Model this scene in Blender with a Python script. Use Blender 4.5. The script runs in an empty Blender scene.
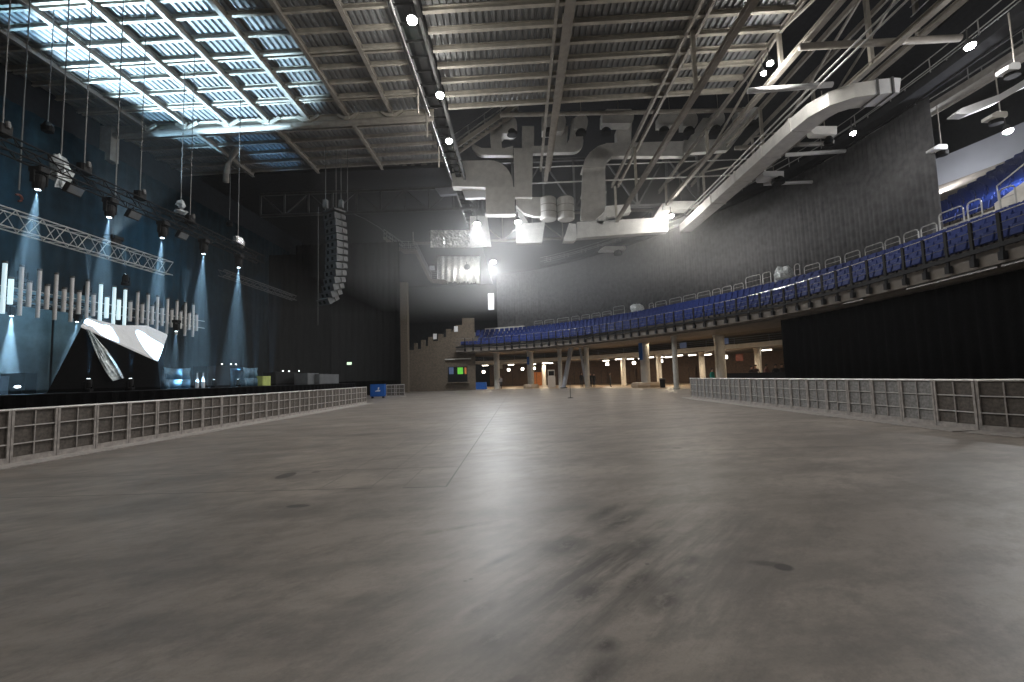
import bpy, math, random
from mathutils import Vector, Matrix
R = random.Random(7)
PI = math.pi
C = bpy.context.scene.collection
sc = bpy.context.scene
# ------------------------------------------------------------------ camera (16 mm lens, eye height 1.55 m, slight roll)
F = 455.0
EYE = Vector((0, 0, 1.55))
Yc = Vector((8, -36, -F)).normalized()
hz = Vector((-512, 341 - (377 + .030 * 520), -F))
Zc = Vector((8, -36, -F)).cross(hz).normalized()
if Zc.y < 0: Zc = -Zc
Xc = Yc.cross(Zc)
RW = Matrix((Xc, Yc, Zc))          # world-from-camera rotation
def U(px, py, X=None, Y=None, Z=None):
    d = RW @ Vector((px - 512, 341 - py, -F))
    if Y is not None: t = Y / d.y
    elif X is not None: t = X / d.x
    else: t = (Z - EYE.z) / d.z
    return EYE + d * t
cam_d = bpy.data.cameras.new('camera'); cam = bpy.data.objects.new('camera', cam_d); C.objects.link(cam)
cam_d.sensor_width = 36; cam_d.lens = F / 1024 * 36; cam_d.clip_end = 300; cam_d.clip_start = .05
M = RW.to_4x4(); M.translation = EYE; cam.matrix_world = M
sc.camera = cam
# ------------------------------------------------------------------ materials
def mat(name, col, rough=.6, metal=0, var=.15, scale=3.0, emit=None, es=0, bump=0, trans=0, spec=.4):
    m = bpy.data.materials.new(name); m.use_nodes = True
    nt = m.node_tree; b = nt.nodes['Principled BSDF']
    tc = nt.nodes.new('ShaderNodeTexCoord'); nz = nt.nodes.new('ShaderNodeTexNoise')
    nz.inputs['Scale'].default_value = scale; nz.inputs['Detail'].default_value = 4
    nt.links.new(tc.outputs['Object'], nz.inputs['Vector'])
    rp = nt.nodes.new('ShaderNodeValToRGB')
    rp.color_ramp.elements[0].color = tuple(c * (1 - var) for c in col) + (1,)
    rp.color_ramp.elements[1].color = tuple(min(1, c * (1 + var)) for c in col) + (1,)
    rp.color_ramp.elements[0].position = .3; rp.color_ramp.elements[1].position = .7
    nt.links.new(nz.outputs['Fac'], rp.inputs['Fac']); nt.links.new(rp.outputs['Color'], b.inputs['Base Color'])
    b.inputs['Roughness'].default_value = rough; b.inputs['Metallic'].default_value = metal; b.inputs['Specular IOR Level'].default_value = spec
    if trans: b.inputs['Transmission Weight'].default_value = trans
    if emit:
        b.inputs['Emission Color'].default_value = tuple(emit) + (1,); b.inputs['Emission Strength'].default_value = es
    if bump:
        bp = nt.nodes.new('ShaderNodeBump'); bp.inputs['Strength'].default_value = bump
        nt.links.new(nz.outputs['Fac'], bp.inputs['Height']); nt.links.new(bp.outputs['Normal'], b.inputs['Normal'])
    return m
MT = {
 'steel': mat('painted steel', (.34, .315, .28), .5, .1),
 'steel_dark': mat('dark steel', (.10, .10, .10), .5, .3),
 'deck': mat('roof deck metal', (.30, .31, .32), .45, .3, .1, 1.2),
 'purlin': mat('purlin paint', (.46, .43, .37), .5, .1),
 'galv': mat('galvanised sheet', (.78, .77, .74), .42, .12, .10, 2.0),
 'alu': mat('aluminium', (.62, .60, .58), .4, .25),
 'barrier': mat('barrier aluminium', (.40, .37, .35), .45, .2, .25, 9),
 'mesh': mat('barrier mesh', (.115, .10, .088), .6, .1, .35, 14),
 'meshgrey': mat('barrier mesh grey', (.24, .235, .23), .6, .1, .4, 14),
 'black': mat('black paint', (.007, .007, .008), .6, spec=.15),
 'matte': mat('black serge', (.003, .003, .0035), .9, 0, .3, 8, spec=.02),
 'drape': mat('grey serge drape', (.15, .15, .155), .9, 0, .22, 2.5, spec=.05),
 'teal': mat('stage drape', (.012, .026, .036), .9, 0, .3, 1.5, spec=.03),
 'backcloth': mat('painted-lit backcloth', (.09, .15, .18), .85, 0, .35, 1.2, spec=.1),  # pale blue carries the beam light falling on the stage backdrop
 'wall': mat('dark wall', (.022, .025, .03), .85, spec=.1),
 'concrete': mat('raw concrete', (.17, .15, .13), .8, 0, .2, 2),
 'blockwork': mat('brown blockwork', (.12, .095, .07), .85, 0, .25, 6),
 'pale': mat('pale concrete', (.52, .50, .46), .75, 0, .1, 3),
 'white': mat('white sheet', (.75, .76, .78), .5, 0, .05),
 'offwhite': mat('off white wall', (.34, .35, .39), .7, 0, .08, .6),
 'blueseat': mat('blue seat plastic', (.008, .021, .115), .6, 0, .2, 20, spec=.15),
 'bluecloth': mat('blue banner cloth', (.008, .10, .42), .6, 0, .12, 4),
 'rail': mat('grey handrail', (.42, .42, .41), .4, .5),
 'chrome': mat('bright tube', (.75, .75, .76), .25, .8),
 'wood': mat('brown wood', (.11, .06, .032), .5, 0, .35, 5),
 'tile': mat('warm floor tile', (.42, .33, .24), .35, 0, .12, 1),
 'tube': mat('light tube grey', (.62, .60, .59), .4),
 'tubelit': mat('light tube lit', (.7, .75, .75), .4, emit=(.62, .86, .95), es=.75),
 'lens': mat('lamp lens', (1, 1, 1), .3, emit=(1, .99, .95), es=60),
 'beamlens': mat('beam lens', (1, 1, 1), .3, emit=(.75, .9, 1), es=8),
 'fluo': mat('fluorescent tube', (1, 1, 1), .3, emit=(1, .92, .78), es=9),
 'exit': mat('exit sign face', (.8, .9, .7), .4, emit=(.75, 1, .7), es=1.3),
 'green': mat('screen green', (.1, .5, .05), .4, emit=(.25, .9, .1), es=.35),
 'screen': mat('screen blue', (.1, .15, .3), .4, emit=(.3, .4, .7), es=.06),
 'cable': mat('grey wire', (.20, .20, .20), .5, .3),
 'plastic': mat('clear plastic wrap', (.72, .76, .8), .18, 0, .3, 8, bump=.6),
 'sheet': mat('crinkled plastic sheet', (.62, .74, .80), .22, 0, .5, 9, bump=1.0),
 'caseblue': mat('blue cover', (.07, .15, .22), .6, 0, .3, 5),
 'casegrey': mat('grey flight case', (.10, .105, .11), .6),
 'lime': mat('lime box', (.42, .48, .14), .6),
 'led': mat('small white led', (1, 1, 1), .3, emit=(1, 1, 1), es=4),
 'skin': mat('skin', (.55, .33, .24), .6),
 'hair': mat('dark hair', (.02, .015, .012), .7),
 'red': mat('red sign', (.22, .05, .025), .5),
 'orange': mat('glowing orange face', (.55, .18, .05), .5, emit=(1, .3, .06), es=.12),  # emission stands in for light on the door; a menu screen shares it
 'foil': mat('foil insulation', (.75, .74, .71), .3, .7, .3, 6, bump=1.0),
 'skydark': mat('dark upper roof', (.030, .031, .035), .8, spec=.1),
}
# ------------------------------------------------------------------ mesh builder
class MB:
    def __init__(s): s.v = []; s.f = []
    def add(s, vs, fs):
        n = len(s.v); s.v += [Vector(p) for p in vs]; s.f += [tuple(i + n for i in f) for f in fs]; return s
    def box(s, c, d, rot=None, bev=0):
        x, y, z = d[0] / 2, d[1] / 2, d[2] / 2
        if bev:
            b = min(bev, x * .9, y * .9)
            ring = [(-x + b, -y), (x - b, -y), (x, -y + b), (x, y - b), (x - b, y), (-x + b, y), (-x, y - b), (-x, -y + b)]
            vs = [Vector((a, q, -z)) for a, q in ring] + [Vector((a, q, z)) for a, q in ring]
            fs = [tuple(range(7, -1, -1)), tuple(range(8, 16))] + [(i, (i + 1) % 8, 8 + (i + 1) % 8, 8 + i) for i in range(8)]
        else:
            vs = [Vector((a * x, q * y, r * z)) for r in (-1, 1) for a, q in ((-1, -1), (1, -1), (1, 1), (-1, 1))]
            fs = [(3, 2, 1, 0), (4, 5, 6, 7), (0, 1, 5, 4), (1, 2, 6, 5), (2, 3, 7, 6), (3, 0, 4, 7)]
        if rot is not None: vs = [rot @ p for p in vs]
        return s.add([p + Vector(c) for p in vs], fs)
    def bar(s, p, q, w, h=None, up=(0, 0, 1)):
        p, q = Vector(p), Vector(q); h = h or w; d = (q - p).normalized(); up = Vector(up)
        if abs(d.dot(up)) > .98: up = Vector((0, 1, 0))
        a = d.cross(up).normalized() * w / 2; b = a.cross(d).normalized() * h / 2
        vs = [e + i * a + j * b for e in (p, q) for i, j in ((-1, -1), (1, -1), (1, 1), (-1, 1))]
        return s.add(vs, [(3, 2, 1, 0), (4, 5, 6, 7), (0, 1, 5, 4), (1, 2, 6, 5), (2, 3, 7, 6), (3, 0, 4, 7)])
    def path(s, pts, r, n=8, closed=False, hw=None):
        """round (or, with hw, rectangular hw=(w,h)) section swept along pts"""
        pts = [Vector(p) for p in pts]; m = len(pts); rings = []
        for i, p in enumerate(pts):
            a = pts[i - 1] if (i or closed) else p; b = pts[(i + 1) % m] if (i < m - 1 or closed) else p
            d = (b - a).normalized(); up = Vector((0, 0, 1))
            if abs(d.z) > .95: up = Vector((0, 1, 0))
            x = d.cross(up).normalized(); y = x.cross(d).normalized()
            if hw: rings.append([p + x * i_ * hw[0] / 2 + y * j_ * hw[1] / 2 for i_, j_ in ((-1, -1), (1, -1), (1, 1), (-1, 1))])
            else: rings.append([p + x * r * math.cos(2 * PI * k / n) + y * r * math.sin(2 * PI * k / n) for k in range(n)])
        k = len(rings[0]); vs = [v for g in rings for v in g]; fs = []
        for i in range(m if closed else m - 1):
            j = (i + 1) % m
            for t in range(k): fs.append((i * k + t, i * k + (t + 1) % k, j * k + (t + 1) % k, j * k + t))
        if not closed: fs += [tuple(range(k - 1, -1, -1)), tuple(range((m - 1) * k, m * k))]
        return s.add(vs, fs)
    def tube(s, p, q, r, n=8): return s.path([Vector(p), Vector(q)], r, n)
    def prism(s, poly, ext):
        n = len(poly); ext = Vector(ext); vs = [Vector(p) for p in poly] + [Vector(p) + ext for p in poly]
        return s.add(vs, [tuple(range(n - 1, -1, -1)), tuple(range(n, 2 * n))] + [(i, (i + 1) % n, n + (i + 1) % n, n + i) for i in range(n)])
    def lathe(s, c, prof, n=14, axis='z'):
        vs = []; c = Vector(c)
        for r, z in prof:
            for k in range(n):
                a = 2 * PI * k / n; v = Vector((r * math.cos(a), r * math.sin(a), z))
                if axis == 'x': v = Vector((v.z, v.x, v.y))
                if axis == 'y': v = Vector((v.x, v.z, v.y))
                vs.append(c + v)
        m = len(prof)
        fs = [(i * n + k, i * n + (k + 1) % n, (i + 1) * n + (k + 1) % n, (i + 1) * n + k) for i in range(m - 1) for k in range(n)]
        fs += [tuple(range(n - 1, -1, -1)), tuple(range((m - 1) * n, m * n))]
        return s.add(vs, fs)
    def blob(s, c, r, seed=0, amp=.25, n=8):
        q = random.Random(seed); c = Vector(c); rx, ry, rz = r; vs = []
        for i in range(n + 1):
            t = PI * i / n
            for k in range(n * 2):
                a = PI * k / n; j = 1 + (q.random() - .5) * amp * (0 < i < n)
                vs.append(c + Vector((rx * math.sin(t) * math.cos(a) * j, ry * math.sin(t) * math.sin(a) * j, rz * math.cos(t) * j)))
        w = 2 * n
        return s.add(vs, [(i * w + k, (i + 1) * w + k, (i + 1) * w + (k + 1) % w, i * w + (k + 1) % w) for i in range(n) for k in range(w)])
    def strip(s, lo, hi):
        n = len(lo); return s.add(list(lo) + list(hi), [(i, i + 1, n + i + 1, n + i) for i in range(n - 1)])
    def build(s, name, m, parent=None, smooth=False, origin=None):
        if parent is not None: o0 = WORLD[parent.name]
        elif origin is not None: o0 = Vector(origin)
        else:
            xs = [p.x for p in s.v]; ys = [p.y for p in s.v]; zs = [p.z for p in s.v]
            o0 = Vector(((min(xs) + max(xs)) / 2, (min(ys) + max(ys)) / 2, min(zs)))
        me = bpy.data.meshes.new(name); me.from_pydata([p - o0 for p in s.v], [], s.f)
        import bmesh
        bm = bmesh.new(); bm.from_mesh(me); bmesh.ops.recalc_face_normals(bm, faces=bm.faces); bm.to_mesh(me); bm.free()
        me.materials.append(MT[m] if isinstance(m, str) else m)
        if smooth:
            for p in me.polygons: p.use_smooth = True
        o = bpy.data.objects.new(name, me); C.objects.link(o)
        if parent is not None: o.parent = parent
        else: o.location = o0
        WORLD[o.name] = o0.copy()
        return o
WORLD = {}
def tag(o, label=None, cat=None, group=None, kind=None):
    if label: o['label'] = label
    if cat: o['category'] = cat
    if group: o['group'] = group
    if kind: o['kind'] = kind
    return o
def thing(name, label, cat, loc=(0, 0, 0), group=None, kind=None):
    o = bpy.data.objects.new(name, None); C.objects.link(o); o.location = loc; o.empty_display_size = .1
    WORLD[o.name] = Vector(loc)
    return tag(o, label, cat, group, kind)
def st(mb, name, m, **k): return tag(mb.build(name, m, **k), kind='structure')
def copy_tree(o, parent=None):
    c = o.copy(); C.objects.link(c)
    if parent is not None: c.parent = parent
    for ch in list(o.children): copy_tree(ch, c)
    return c
def lamp(kind, loc, power, col=(1, 1, 1), parent=None, **k):
    l = bpy.data.lights.new('lamp_light', kind); l.energy = power; l.color = col
    for a, b in k.items():
        if a != 'to': setattr(l, a, b)
    o = bpy.data.objects.new('lamp_light', l); C.objects.link(o); o.location = loc
    if 'to' in k: o.rotation_euler = (Vector(k['to']) - Vector(loc)).to_track_quat('-Z', 'Y').to_euler()
    if parent is not None: o.parent = parent; o.location = Vector(loc) - WORLD[parent.name]
    return o
ORD = 'first second third fourth fifth sixth seventh eighth ninth tenth eleventh twelfth thirteenth fourteenth fifteenth sixteenth seventeenth eighteenth nineteenth twentieth'.split()
ORD += ['twenty-' + o for o in ORD[:9]] + ['thirtieth'] + ['thirty-' + o for o in ORD[:9]] + ['fortieth'] + ['forty-' + o for o in ORD[:9]]
def lerp(a, b, t): return a + (b - a) * t
# ------------------------------------------------------------------ plan of the bowl: Catmull-Rom through the balcony front
CP = [(15.6, 1), (16.6, 9), (17.3, 16), (17.7, 23), (17.3, 30), (15.6, 36), (12.8, 42), (8.8, 48.8), (3.3, 55), (-2.7, 59), (-8.4, 60.4), (-14, 60.6)]
def crom(cp, n=16):
    out = []
    for i in range(1, len(cp) - 2):
        p0, p1, p2, p3 = [Vector(c) for c in cp[i - 1:i + 3]]
        for k in range(n):
            t = k / n
            out.append(.5 * ((2 * p1) + (p2 - p0) * t + (2 * p0 - 5 * p1 + 4 * p2 - p3) * t * t + (3 * p1 - p0 - 3 * p2 + p3) * t ** 3))
    out.append(Vector(cp[-2])); return out
ARC = crom(CP)
ALEN = [0.0]
for a, b in zip(ARC, ARC[1:]): ALEN.append(ALEN[-1] + (b - a).length)
TOT = ALEN[-1]
def arc(s, off=0, z=0):
    """point at arc length s, off metres outward (away from the floor), height z"""
    s = max(0, min(TOT - 1e-6, s)); i = max(k for k in range(len(ALEN) - 1) if ALEN[k] <= s)
    t = (s - ALEN[i]) / (ALEN[i + 1] - ALEN[i]); p = ARC[i].lerp(ARC[i + 1], t)
    def tan(j): return (ARC[min(j + 1, len(ARC) - 1)] - ARC[max(j - 1, 0)]).normalized()
    d = tan(i).lerp(tan(i + 1), t).normalized(); n = Vector((d.y, -d.x))
    q = p + n * off
    return Vector((q.x, q.y, z))
def arc_dir(s):
    d = arc(min(TOT, s + .05)) - arc(max(0, s - .05)); return d.normalized()
def arcs(s0, s1, off, z, step=1.0):
    n = max(2, int((s1 - s0) / step) + 1)
    return [arc(lerp(s0, s1, i / (n - 1)), off, z) for i in range(n)]
def arc_slab(s0, s1, o0, o1, z0, z1, step=1.0):
    """solid ring segment between offsets o0..o1 and heights z0..z1"""
    mb = MB(); n = max(2, int((s1 - s0) / step) + 1); ss = [lerp(s0, s1, i / (n - 1)) for i in range(n)]
    vs = [];
    for s in ss: vs += [arc(s, o0, z0), arc(s, o1, z0), arc(s, o1, z1), arc(s, o0, z1)]
    fs = []
    for i in range(n - 1):
        for t in range(4): fs.append((i * 4 + t, i * 4 + (t + 1) % 4, i * 4 + 4 + (t + 1) % 4, i * 4 + 4 + t))
    fs += [(3, 2, 1, 0), tuple(range(4 * n - 4, 4 * n))]
    return mb.add(vs, fs)
def s_at_px(px, off=0, z=0):
    best = None
    for i in range(800):
        s = TOT * i / 800; p = arc(s, off, z)
        if p.y < 3: continue
        v = RW.transposed() @ (p - EYE); x = 512 + F * v.x / -v.z
        if best is None or abs(x - px) < best[0]: best = (abs(x - px), s)
    return best[1]
#PART2
# ------------------------------------------------------------------ floor material: concrete with joints, tape and tyre marks
def floor_mat():
    m = bpy.data.materials.new('polished concrete'); m.use_nodes = True; nt = m.node_tree; b = nt.nodes['Principled BSDF']; L = nt.links
    tc = nt.nodes.new('ShaderNodeTexCoord'); sx = nt.nodes.new('ShaderNodeSeparateXYZ'); L.new(tc.outputs['Object'], sx.inputs[0])
    X, Y = sx.outputs[0], sx.outputs[1]
    def mth(op, a, c=None, clamp=False):
        n = nt.nodes.new('ShaderNodeMath'); n.operation = op; n.use_clamp = clamp
        for i, v in enumerate((a, c)):
            if v is None: continue
            if isinstance(v, (int, float)): n.inputs[i].default_value = v
            else: L.new(v, n.inputs[i])
        return n.outputs[0]
    def noise(scale, detail=5, rot=0, sc3=(1, 1, 1), rough=.55):
        mp = nt.nodes.new('ShaderNodeMapping'); mp.vector_type = 'TEXTURE'; L.new(tc.outputs['Object'], mp.inputs[0])
        mp.inputs['Rotation'].default_value = (0, 0, rot); mp.inputs['Scale'].default_value = sc3
        n = nt.nodes.new('ShaderNodeTexNoise'); n.inputs['Scale'].default_value = scale; n.inputs['Detail'].default_value = detail
        n.inputs['Roughness'].default_value = rough
        L.new(mp.outputs[0], n.inputs['Vector']); return n.outputs['Fac']
    def ramp(v, lo, hi):
        n = nt.nodes.new('ShaderNodeMapRange'); n.inputs[1].default_value = lo; n.inputs[2].default_value = hi; n.clamp = True
        L.new(v, n.inputs[0]); return n.outputs[0]
    def ell(x0, y0, rx, ry, ang, soft=1.0):
        ca, sa = math.cos(ang), math.sin(ang)
        dx, dy = mth('SUBTRACT', X, x0), mth('SUBTRACT', Y, y0)
        u = mth('ADD', mth('MULTIPLY', dx, ca / rx), mth('MULTIPLY', dy, sa / rx))
        v = mth('ADD', mth('MULTIPLY', dx, -sa / ry), mth('MULTIPLY', dy, ca / ry))
        d = mth('SQRT', mth('ADD', mth('MULTIPLY', u, u), mth('MULTIPLY', v, v)))
        return ramp(d, 1.0, 1.0 - soft)
    def seg(axis, c, a, e, w=.012):
        P, Q = (X, Y) if axis == 'x' else (Y, X)
        k = mth('LESS_THAN', mth('ABSOLUTE', mth('SUBTRACT', P, c)), w)
        return mth('MULTIPLY', k, mth('MULTIPLY', mth('GREATER_THAN', Q, a), mth('LESS_THAN', Q, e)))
    def mixc(fac, c1, c2):
        n = nt.nodes.new('ShaderNodeMix'); n.data_type = 'RGBA'
        if isinstance(fac, float): n.inputs[0].default_value = fac
        else: L.new(fac, n.inputs[0])
        for i, v in ((6, c1), (7, c2)):
            if isinstance(v, tuple): n.inputs[i].default_value = v + (1,)
            else: L.new(v, n.inputs[i])
        return n.outputs[2]
    def mx(*a):
        o = a[0]
        for c in a[1:]: o = mth('MAXIMUM', o, c)
        return o
    col = mixc(ramp(noise(.35, 6), .3, .7), (.205, .177, .154), (.315, .275, .240))
    col = mixc(mth('MULTIPLY', ramp(noise(1.1, 9, .3, (2.2, 1, 1), .75), .42, .60), .62), col, (.105, .093, .081))
    col = mixc(mth('MULTIPLY', ramp(noise(2.6, 9, .9, (1.6, 1, 1), .8), .47, .62), .5), col, (.098, .088, .078))
    col = mixc(mth('MULTIPLY', ramp(noise(60, 4, 0, (1, 1, 1), .8), .45, .75), .30), col, (.085, .08, .072))
    col = mixc(mth('MULTIPLY', ramp(noise(30, 3), .5, .8), .16), col, (.30, .29, .27))
    # long scuffs across the hall
    col = mixc(mth('MULTIPLY', ramp(noise(.8, 5, 0.05, (7, .7, 1)), .52, .75), .38), col, (.105, .098, .088))
    # tyre streaks fanning away from the camera
    a0 = math.atan2(1.97, 1.64)
    zone = ell(.75, 4.0, 2.9, 1.7, a0, .9)
    streak = ramp(noise(1.5, 8, a0, (4.5, .55, 1), .7), .46, .60)
    col = mixc(mth('MULTIPLY', mth('MULTIPLY', zone, streak), .9), col, (.052, .044, .036))
    spots = mx(*[ell(*U(px, py, Z=0)[:2], ra, rb, a0, .8) for px, py, ra, rb in ((607, 511, .55, .13), (622, 521, .75, .15), (566, 546, .45, .2), (642, 546, .4, .22), (588, 592, .35, .15), (492, 640, .22, .16), (480, 610, .2, .07), (665, 600, .3, .16), (640, 580, .3, .12), (500, 560, .35, .06), (690, 560, .2, .1), (606, 645, .12, .1))],
               ell(-.12, 2.35, .28, .14, a0 * .9), ell(.35, 2.5, .3, .10, a0), ell(1.15, 3.55, .28, .10, a0), ell(-.65, 4.9, .5, .07, .5))
    col = mixc(mth('MULTIPLY', mth('MULTIPLY', spots, ramp(noise(7, 8, a0, (1.8, 1, 1), .75), .34, .52)), .95), col, (.050, .042, .034))
    # one dark skid patch with its tail, right of centre
    skid = mx(ell(*U(783, 567, Z=0)[:2], .085, .085, -.25, .35), mth('MULTIPLY', ell(*U(766, 563.5, Z=0)[:2], .17, .075, -.28, .6), .75))
    col = mixc(mth('MULTIPLY', skid, .85), col, (.022, .020, .018))
    dots = mx(*[ell(*U(px, py, Z=0)[:2], r, r * .7, 0, .4) for px, py, r in ((465, 581, .02), (471, 579, .02), (647, 564, .022), (628, 587, .014), (677, 448, .12))])
    col = mixc(mth('MULTIPLY', dots, .75), col, (.03, .026, .022))
    tape = mx(ell(-2.93, 7.3, .06, .42, -.05, .15), ell(-3.0, 7.6, .16, .10, 0, .2))
    tape = mx(*[ell(*U(px, py, Z=0)[:2], a, c, 0, .15) for px, py, a, c in ((286, 475.5, .14, .28), (316, 472, .09, .06), (298, 506, .16, .08))])
    col = mixc(mth('MULTIPLY', tape, .75), col, (.045, .042, .04))
    light = mx(seg('x', -2.25, 6.85, 40), seg('x', -3.0, 6.9, 40), seg('y', 8.15, -4.2, -2.25, .014), seg('x', -1.75, 6.8, 8.1, .01))
    col = mixc(mth('MULTIPLY', light, .55), col, (.09, .082, .072))
    dark = mx(seg('x', -1.12, 6.7, 62, .014), seg('y', 6.72, -1.75, -1.12, .02), seg('y', 6.75, -9, -2.2, .012), seg('y', 8.2, -9, -1.1, .012), seg('y', 9.2, -3, 9, .01), seg('y', 14.6, -11, 10, .012), seg('y', 24, -11, 10, .02))
    col = mixc(mth('MULTIPLY', dark, .8), col, (.03, .027, .024))
    L.new(col, b.inputs['Base Color'])
    rr = nt.nodes.new('ShaderNodeMapRange'); L.new(noise(.7, 6), rr.inputs[0]); rr.inputs[3].default_value = .36; rr.inputs[4].default_value = .52; b.inputs['Specular IOR Level'].default_value = .22
    L.new(rr.outputs[0], b.inputs['Roughness'])
    bp = nt.nodes.new('ShaderNodeBump'); bp.inputs['Strength'].default_value = .06; bp.inputs['Distance'].default_value = .03
    L.new(noise(4, 6), bp.inputs['Height']); L.new(bp.outputs[0], b.inputs['Normal'])
    return m
MT['floor'] = floor_mat()
mb = MB(); mb.box((8, 35, -.1), (76, 98, .2)); st(mb, 'floor', 'floor', origin=(0, 0, 0))
# warm tiled concourse floor beyond the bowl
s0, s1 = 12.0, TOT
mb = arc_slab(s_at_px(800), TOT, 2.2, 26, .0, .012, 1.5); st(mb, 'floor_concourse', 'tile')
# outer walls of the hall
def wallbox(name, c, d, m='wall'): mb = MB(); mb.box(c, d); return st(mb, name, m)
wallbox('wall_left', (-25.8, 20, 9.2), (.4, 66, 18.4))
wallbox('wall_near', (8, -13.2, 13.5), (76, .4, 27))
wallbox('wall_right', (45.8, 35, 13.5), (.4, 98, 27))
wallbox('wall_back', (8, 83.8, 13.5), (76, .4, 27))
# cable tray line running along the left wall
mb = MB(); mb.tube((-25.5, -8, 16.25), (-25.5, 46, 16.25), .04); st(mb, 'trim_1', 'steel')
# ------------------------------------------------------------------ roof
def RZ(x): return 18.55 + .019 * x
def deck(x0, x1, y0, y1, pitch=.31, h=.11):
    mb = MB(); n = int((x1 - x0) / pitch); lo = []; hi = []
    for i in range(n):
        x = x0 + i * pitch
        for dx, dz in ((0, 0), (.15, 0), (.18, h), (.28, h)):
            lo.append(Vector((x + dx, y0, RZ(x + dx) + dz))); hi.append(Vector((x + dx, y1, RZ(x + dx) + dz)))
    mb.strip(lo, hi)
    n = len(mb.v); mb.add([(x0, y0, RZ(x0) + h + .1), (x1, y0, RZ(x1) + h + .1), (x1, y1, RZ(x1) + h + .1), (x0, y1, RZ(x0) + h + .1)], [(0, 1, 2, 3)])
    return mb
XR = [17 * r / (1 - .019 * r) for r in (-1.547, -1.38, -1.22, -1.06, -.907, -.756, -.605, -.441, -.305)]
XCAT = XR[-1]                       # edge of the roof beside the lamp catwalk
st(deck(-25.6, XCAT, -12, 34), 'ceiling_left', 'deck')
st(deck(XCAT + 1.25, 13.7, -12, 27.1), 'ceiling_right', 'deck')
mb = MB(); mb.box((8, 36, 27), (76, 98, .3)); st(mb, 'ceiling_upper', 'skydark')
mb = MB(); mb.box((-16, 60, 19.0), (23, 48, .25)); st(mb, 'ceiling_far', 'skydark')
# purlins (one object each): left of the catwalk and right of it
YP = [26.79 - 1.24 * i for i in range(15)][::-1]
def ibeam(mb, p, q, w, h, t=.03):
    p, q = Vector(p), Vector(q); k = Vector((0, 0, h / 2))
    mb.bar(p + k, q + k, w, t); mb.bar(p - k, q - k, w, t); mb.bar(p, q, t, h); return mb
nb = 0
def roof_beam(mb, m, name='ceiling_beam'):
    o = st(mb, name, m); return o
for i, y in enumerate(YP):
    if y < 26:
        y -= .36
        mb = MB(); ibeam(mb, (XR[0], y, RZ(XR[0]) - .14), (XCAT, y, RZ(XCAT) - .14), .14, .2); roof_beam(mb, 'purlin', 'ceiling_purlin')
        if i % 3 == 1:
            y2 = y + .32; mb = MB(); ibeam(mb, (XR[0], y2, RZ(XR[0]) - .12), (XCAT, y2, RZ(XCAT) - .12), .12, .14); roof_beam(mb, 'purlin', 'ceiling_purlin')
    y = YP[i]; mb = MB(); ibeam(mb, (XCAT + 1.25, y, RZ(XCAT) - .16), (13.6, y, RZ(13.6) - .16), .2, .24); roof_beam(mb, 'purlin', 'ceiling_purlin')
for y in (28.4, 29.7, 31.0, 32.3, 33.6):
    mb = MB(); ibeam(mb, (XR[0], y, RZ(XR[0]) - .14), (XCAT, y, RZ(XCAT) - .14), .13, .2); roof_beam(mb, 'steel', 'ceiling_purlin')
# rafters running away from the camera, one every bay of the left roof
for x in XR[1:-1]:
    mb = MB(); ibeam(mb, (x, 8, RZ(x) - .30), (x, 27, RZ(x) - .30), .2, .3); roof_beam(mb, 'steel', 'ceiling_rafter')
for x in XR[2:-1:2]:
    mb = MB(); ibeam(mb, (x, 27, RZ(x) - .30), (x, 34, RZ(x) - .30), .2, .3); roof_beam(mb, 'steel', 'ceiling_rafter')
# the round bottomed main beam across the left roof, its brackets and wall post
mb = MB(); ibeam(mb, (-25.4, 27, RZ(-25.4) - .35), (XCAT + .3, 27, RZ(XCAT) - .35), .3, .35); roof_beam(mb, 'purlin', 'ceiling_beam')
mb = MB(); mb.tube((-25.4, 26.95, RZ(-25.4) - .72), (XCAT + .3, 26.95, RZ(XCAT) - .72), .20, 14); roof_beam(mb, 'steel', 'ceiling_main_beam')
for x in XR[1:-1]:
    mb = MB(); z = RZ(x)
    mb.box((x, 26.8, z - .48), (.28, .3, .34)); mb.bar((x + .15, 26.75, z - .6), (x + .75, 26.75, z - .25), .12, .16); mb.bar((x - .15, 26.75, z - .6), (x - .6, 26.75, z - .3), .12, .16)
    roof_beam(mb, 'purlin', 'ceiling_bracket')
mb = MB(); mb.box((-25.3, 27, 16.8), (.8, .6, 2.2)); st(mb, 'trim_2', 'steel')
# ------------------------------------------------------------------ roof trusses on the right: chords, posts and diagonals are parts
def truss(name, label, x, y0, y1, zt, zb, nodes, m='steel', w=.22, diag=True, twin=.36):
    t = thing(name, label, 'roof truss', (x, (y0 + y1) / 2, zb))
    for dx in ((-twin / 2, twin / 2) if twin else (0,)):
        mb = MB(); ibeam(mb, (x + dx, y0, zt), (x + dx, y1, zt), w * .7, w * 1.2); mb.build('top_chord', m, t)
    mb = MB(); ibeam(mb, (x, y0, zb), (x, y1, zb), w * 1.3, w); mb.build('bottom_chord', m, t)
    for i, y in enumerate(nodes):
        mb = MB(); mb.bar((x, y, zb), (x, y, zt), w * .8, w * .8); mb.build('post', 'purlin', t)
        if diag and i + 1 < len(nodes):
            a, b2 = (zb, zt) if i % 2 else (zt, zb)
            mb = MB(); mb.bar((x, y, a), (x, nodes[i + 1], b2), w * .5, w * .5); mb.build('diagonal', m, t)
    return t
truss('roof_truss', 'steel roof truss with two close chords, running beside the air ducts above mid floor', 2.58, -6, 36, 18.35, 17.4, [-4, 2, 8, 14, 20, 28, 36], diag=False, twin=.75)
truss('roof_truss', 'steel roof truss with one short bright post down to a lower chord', 9.1, -6, 40, 18.45, 15.23, [2, 12, U(694, 60, X=9.1).y, 33, 40], diag=False, twin=.55)
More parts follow.
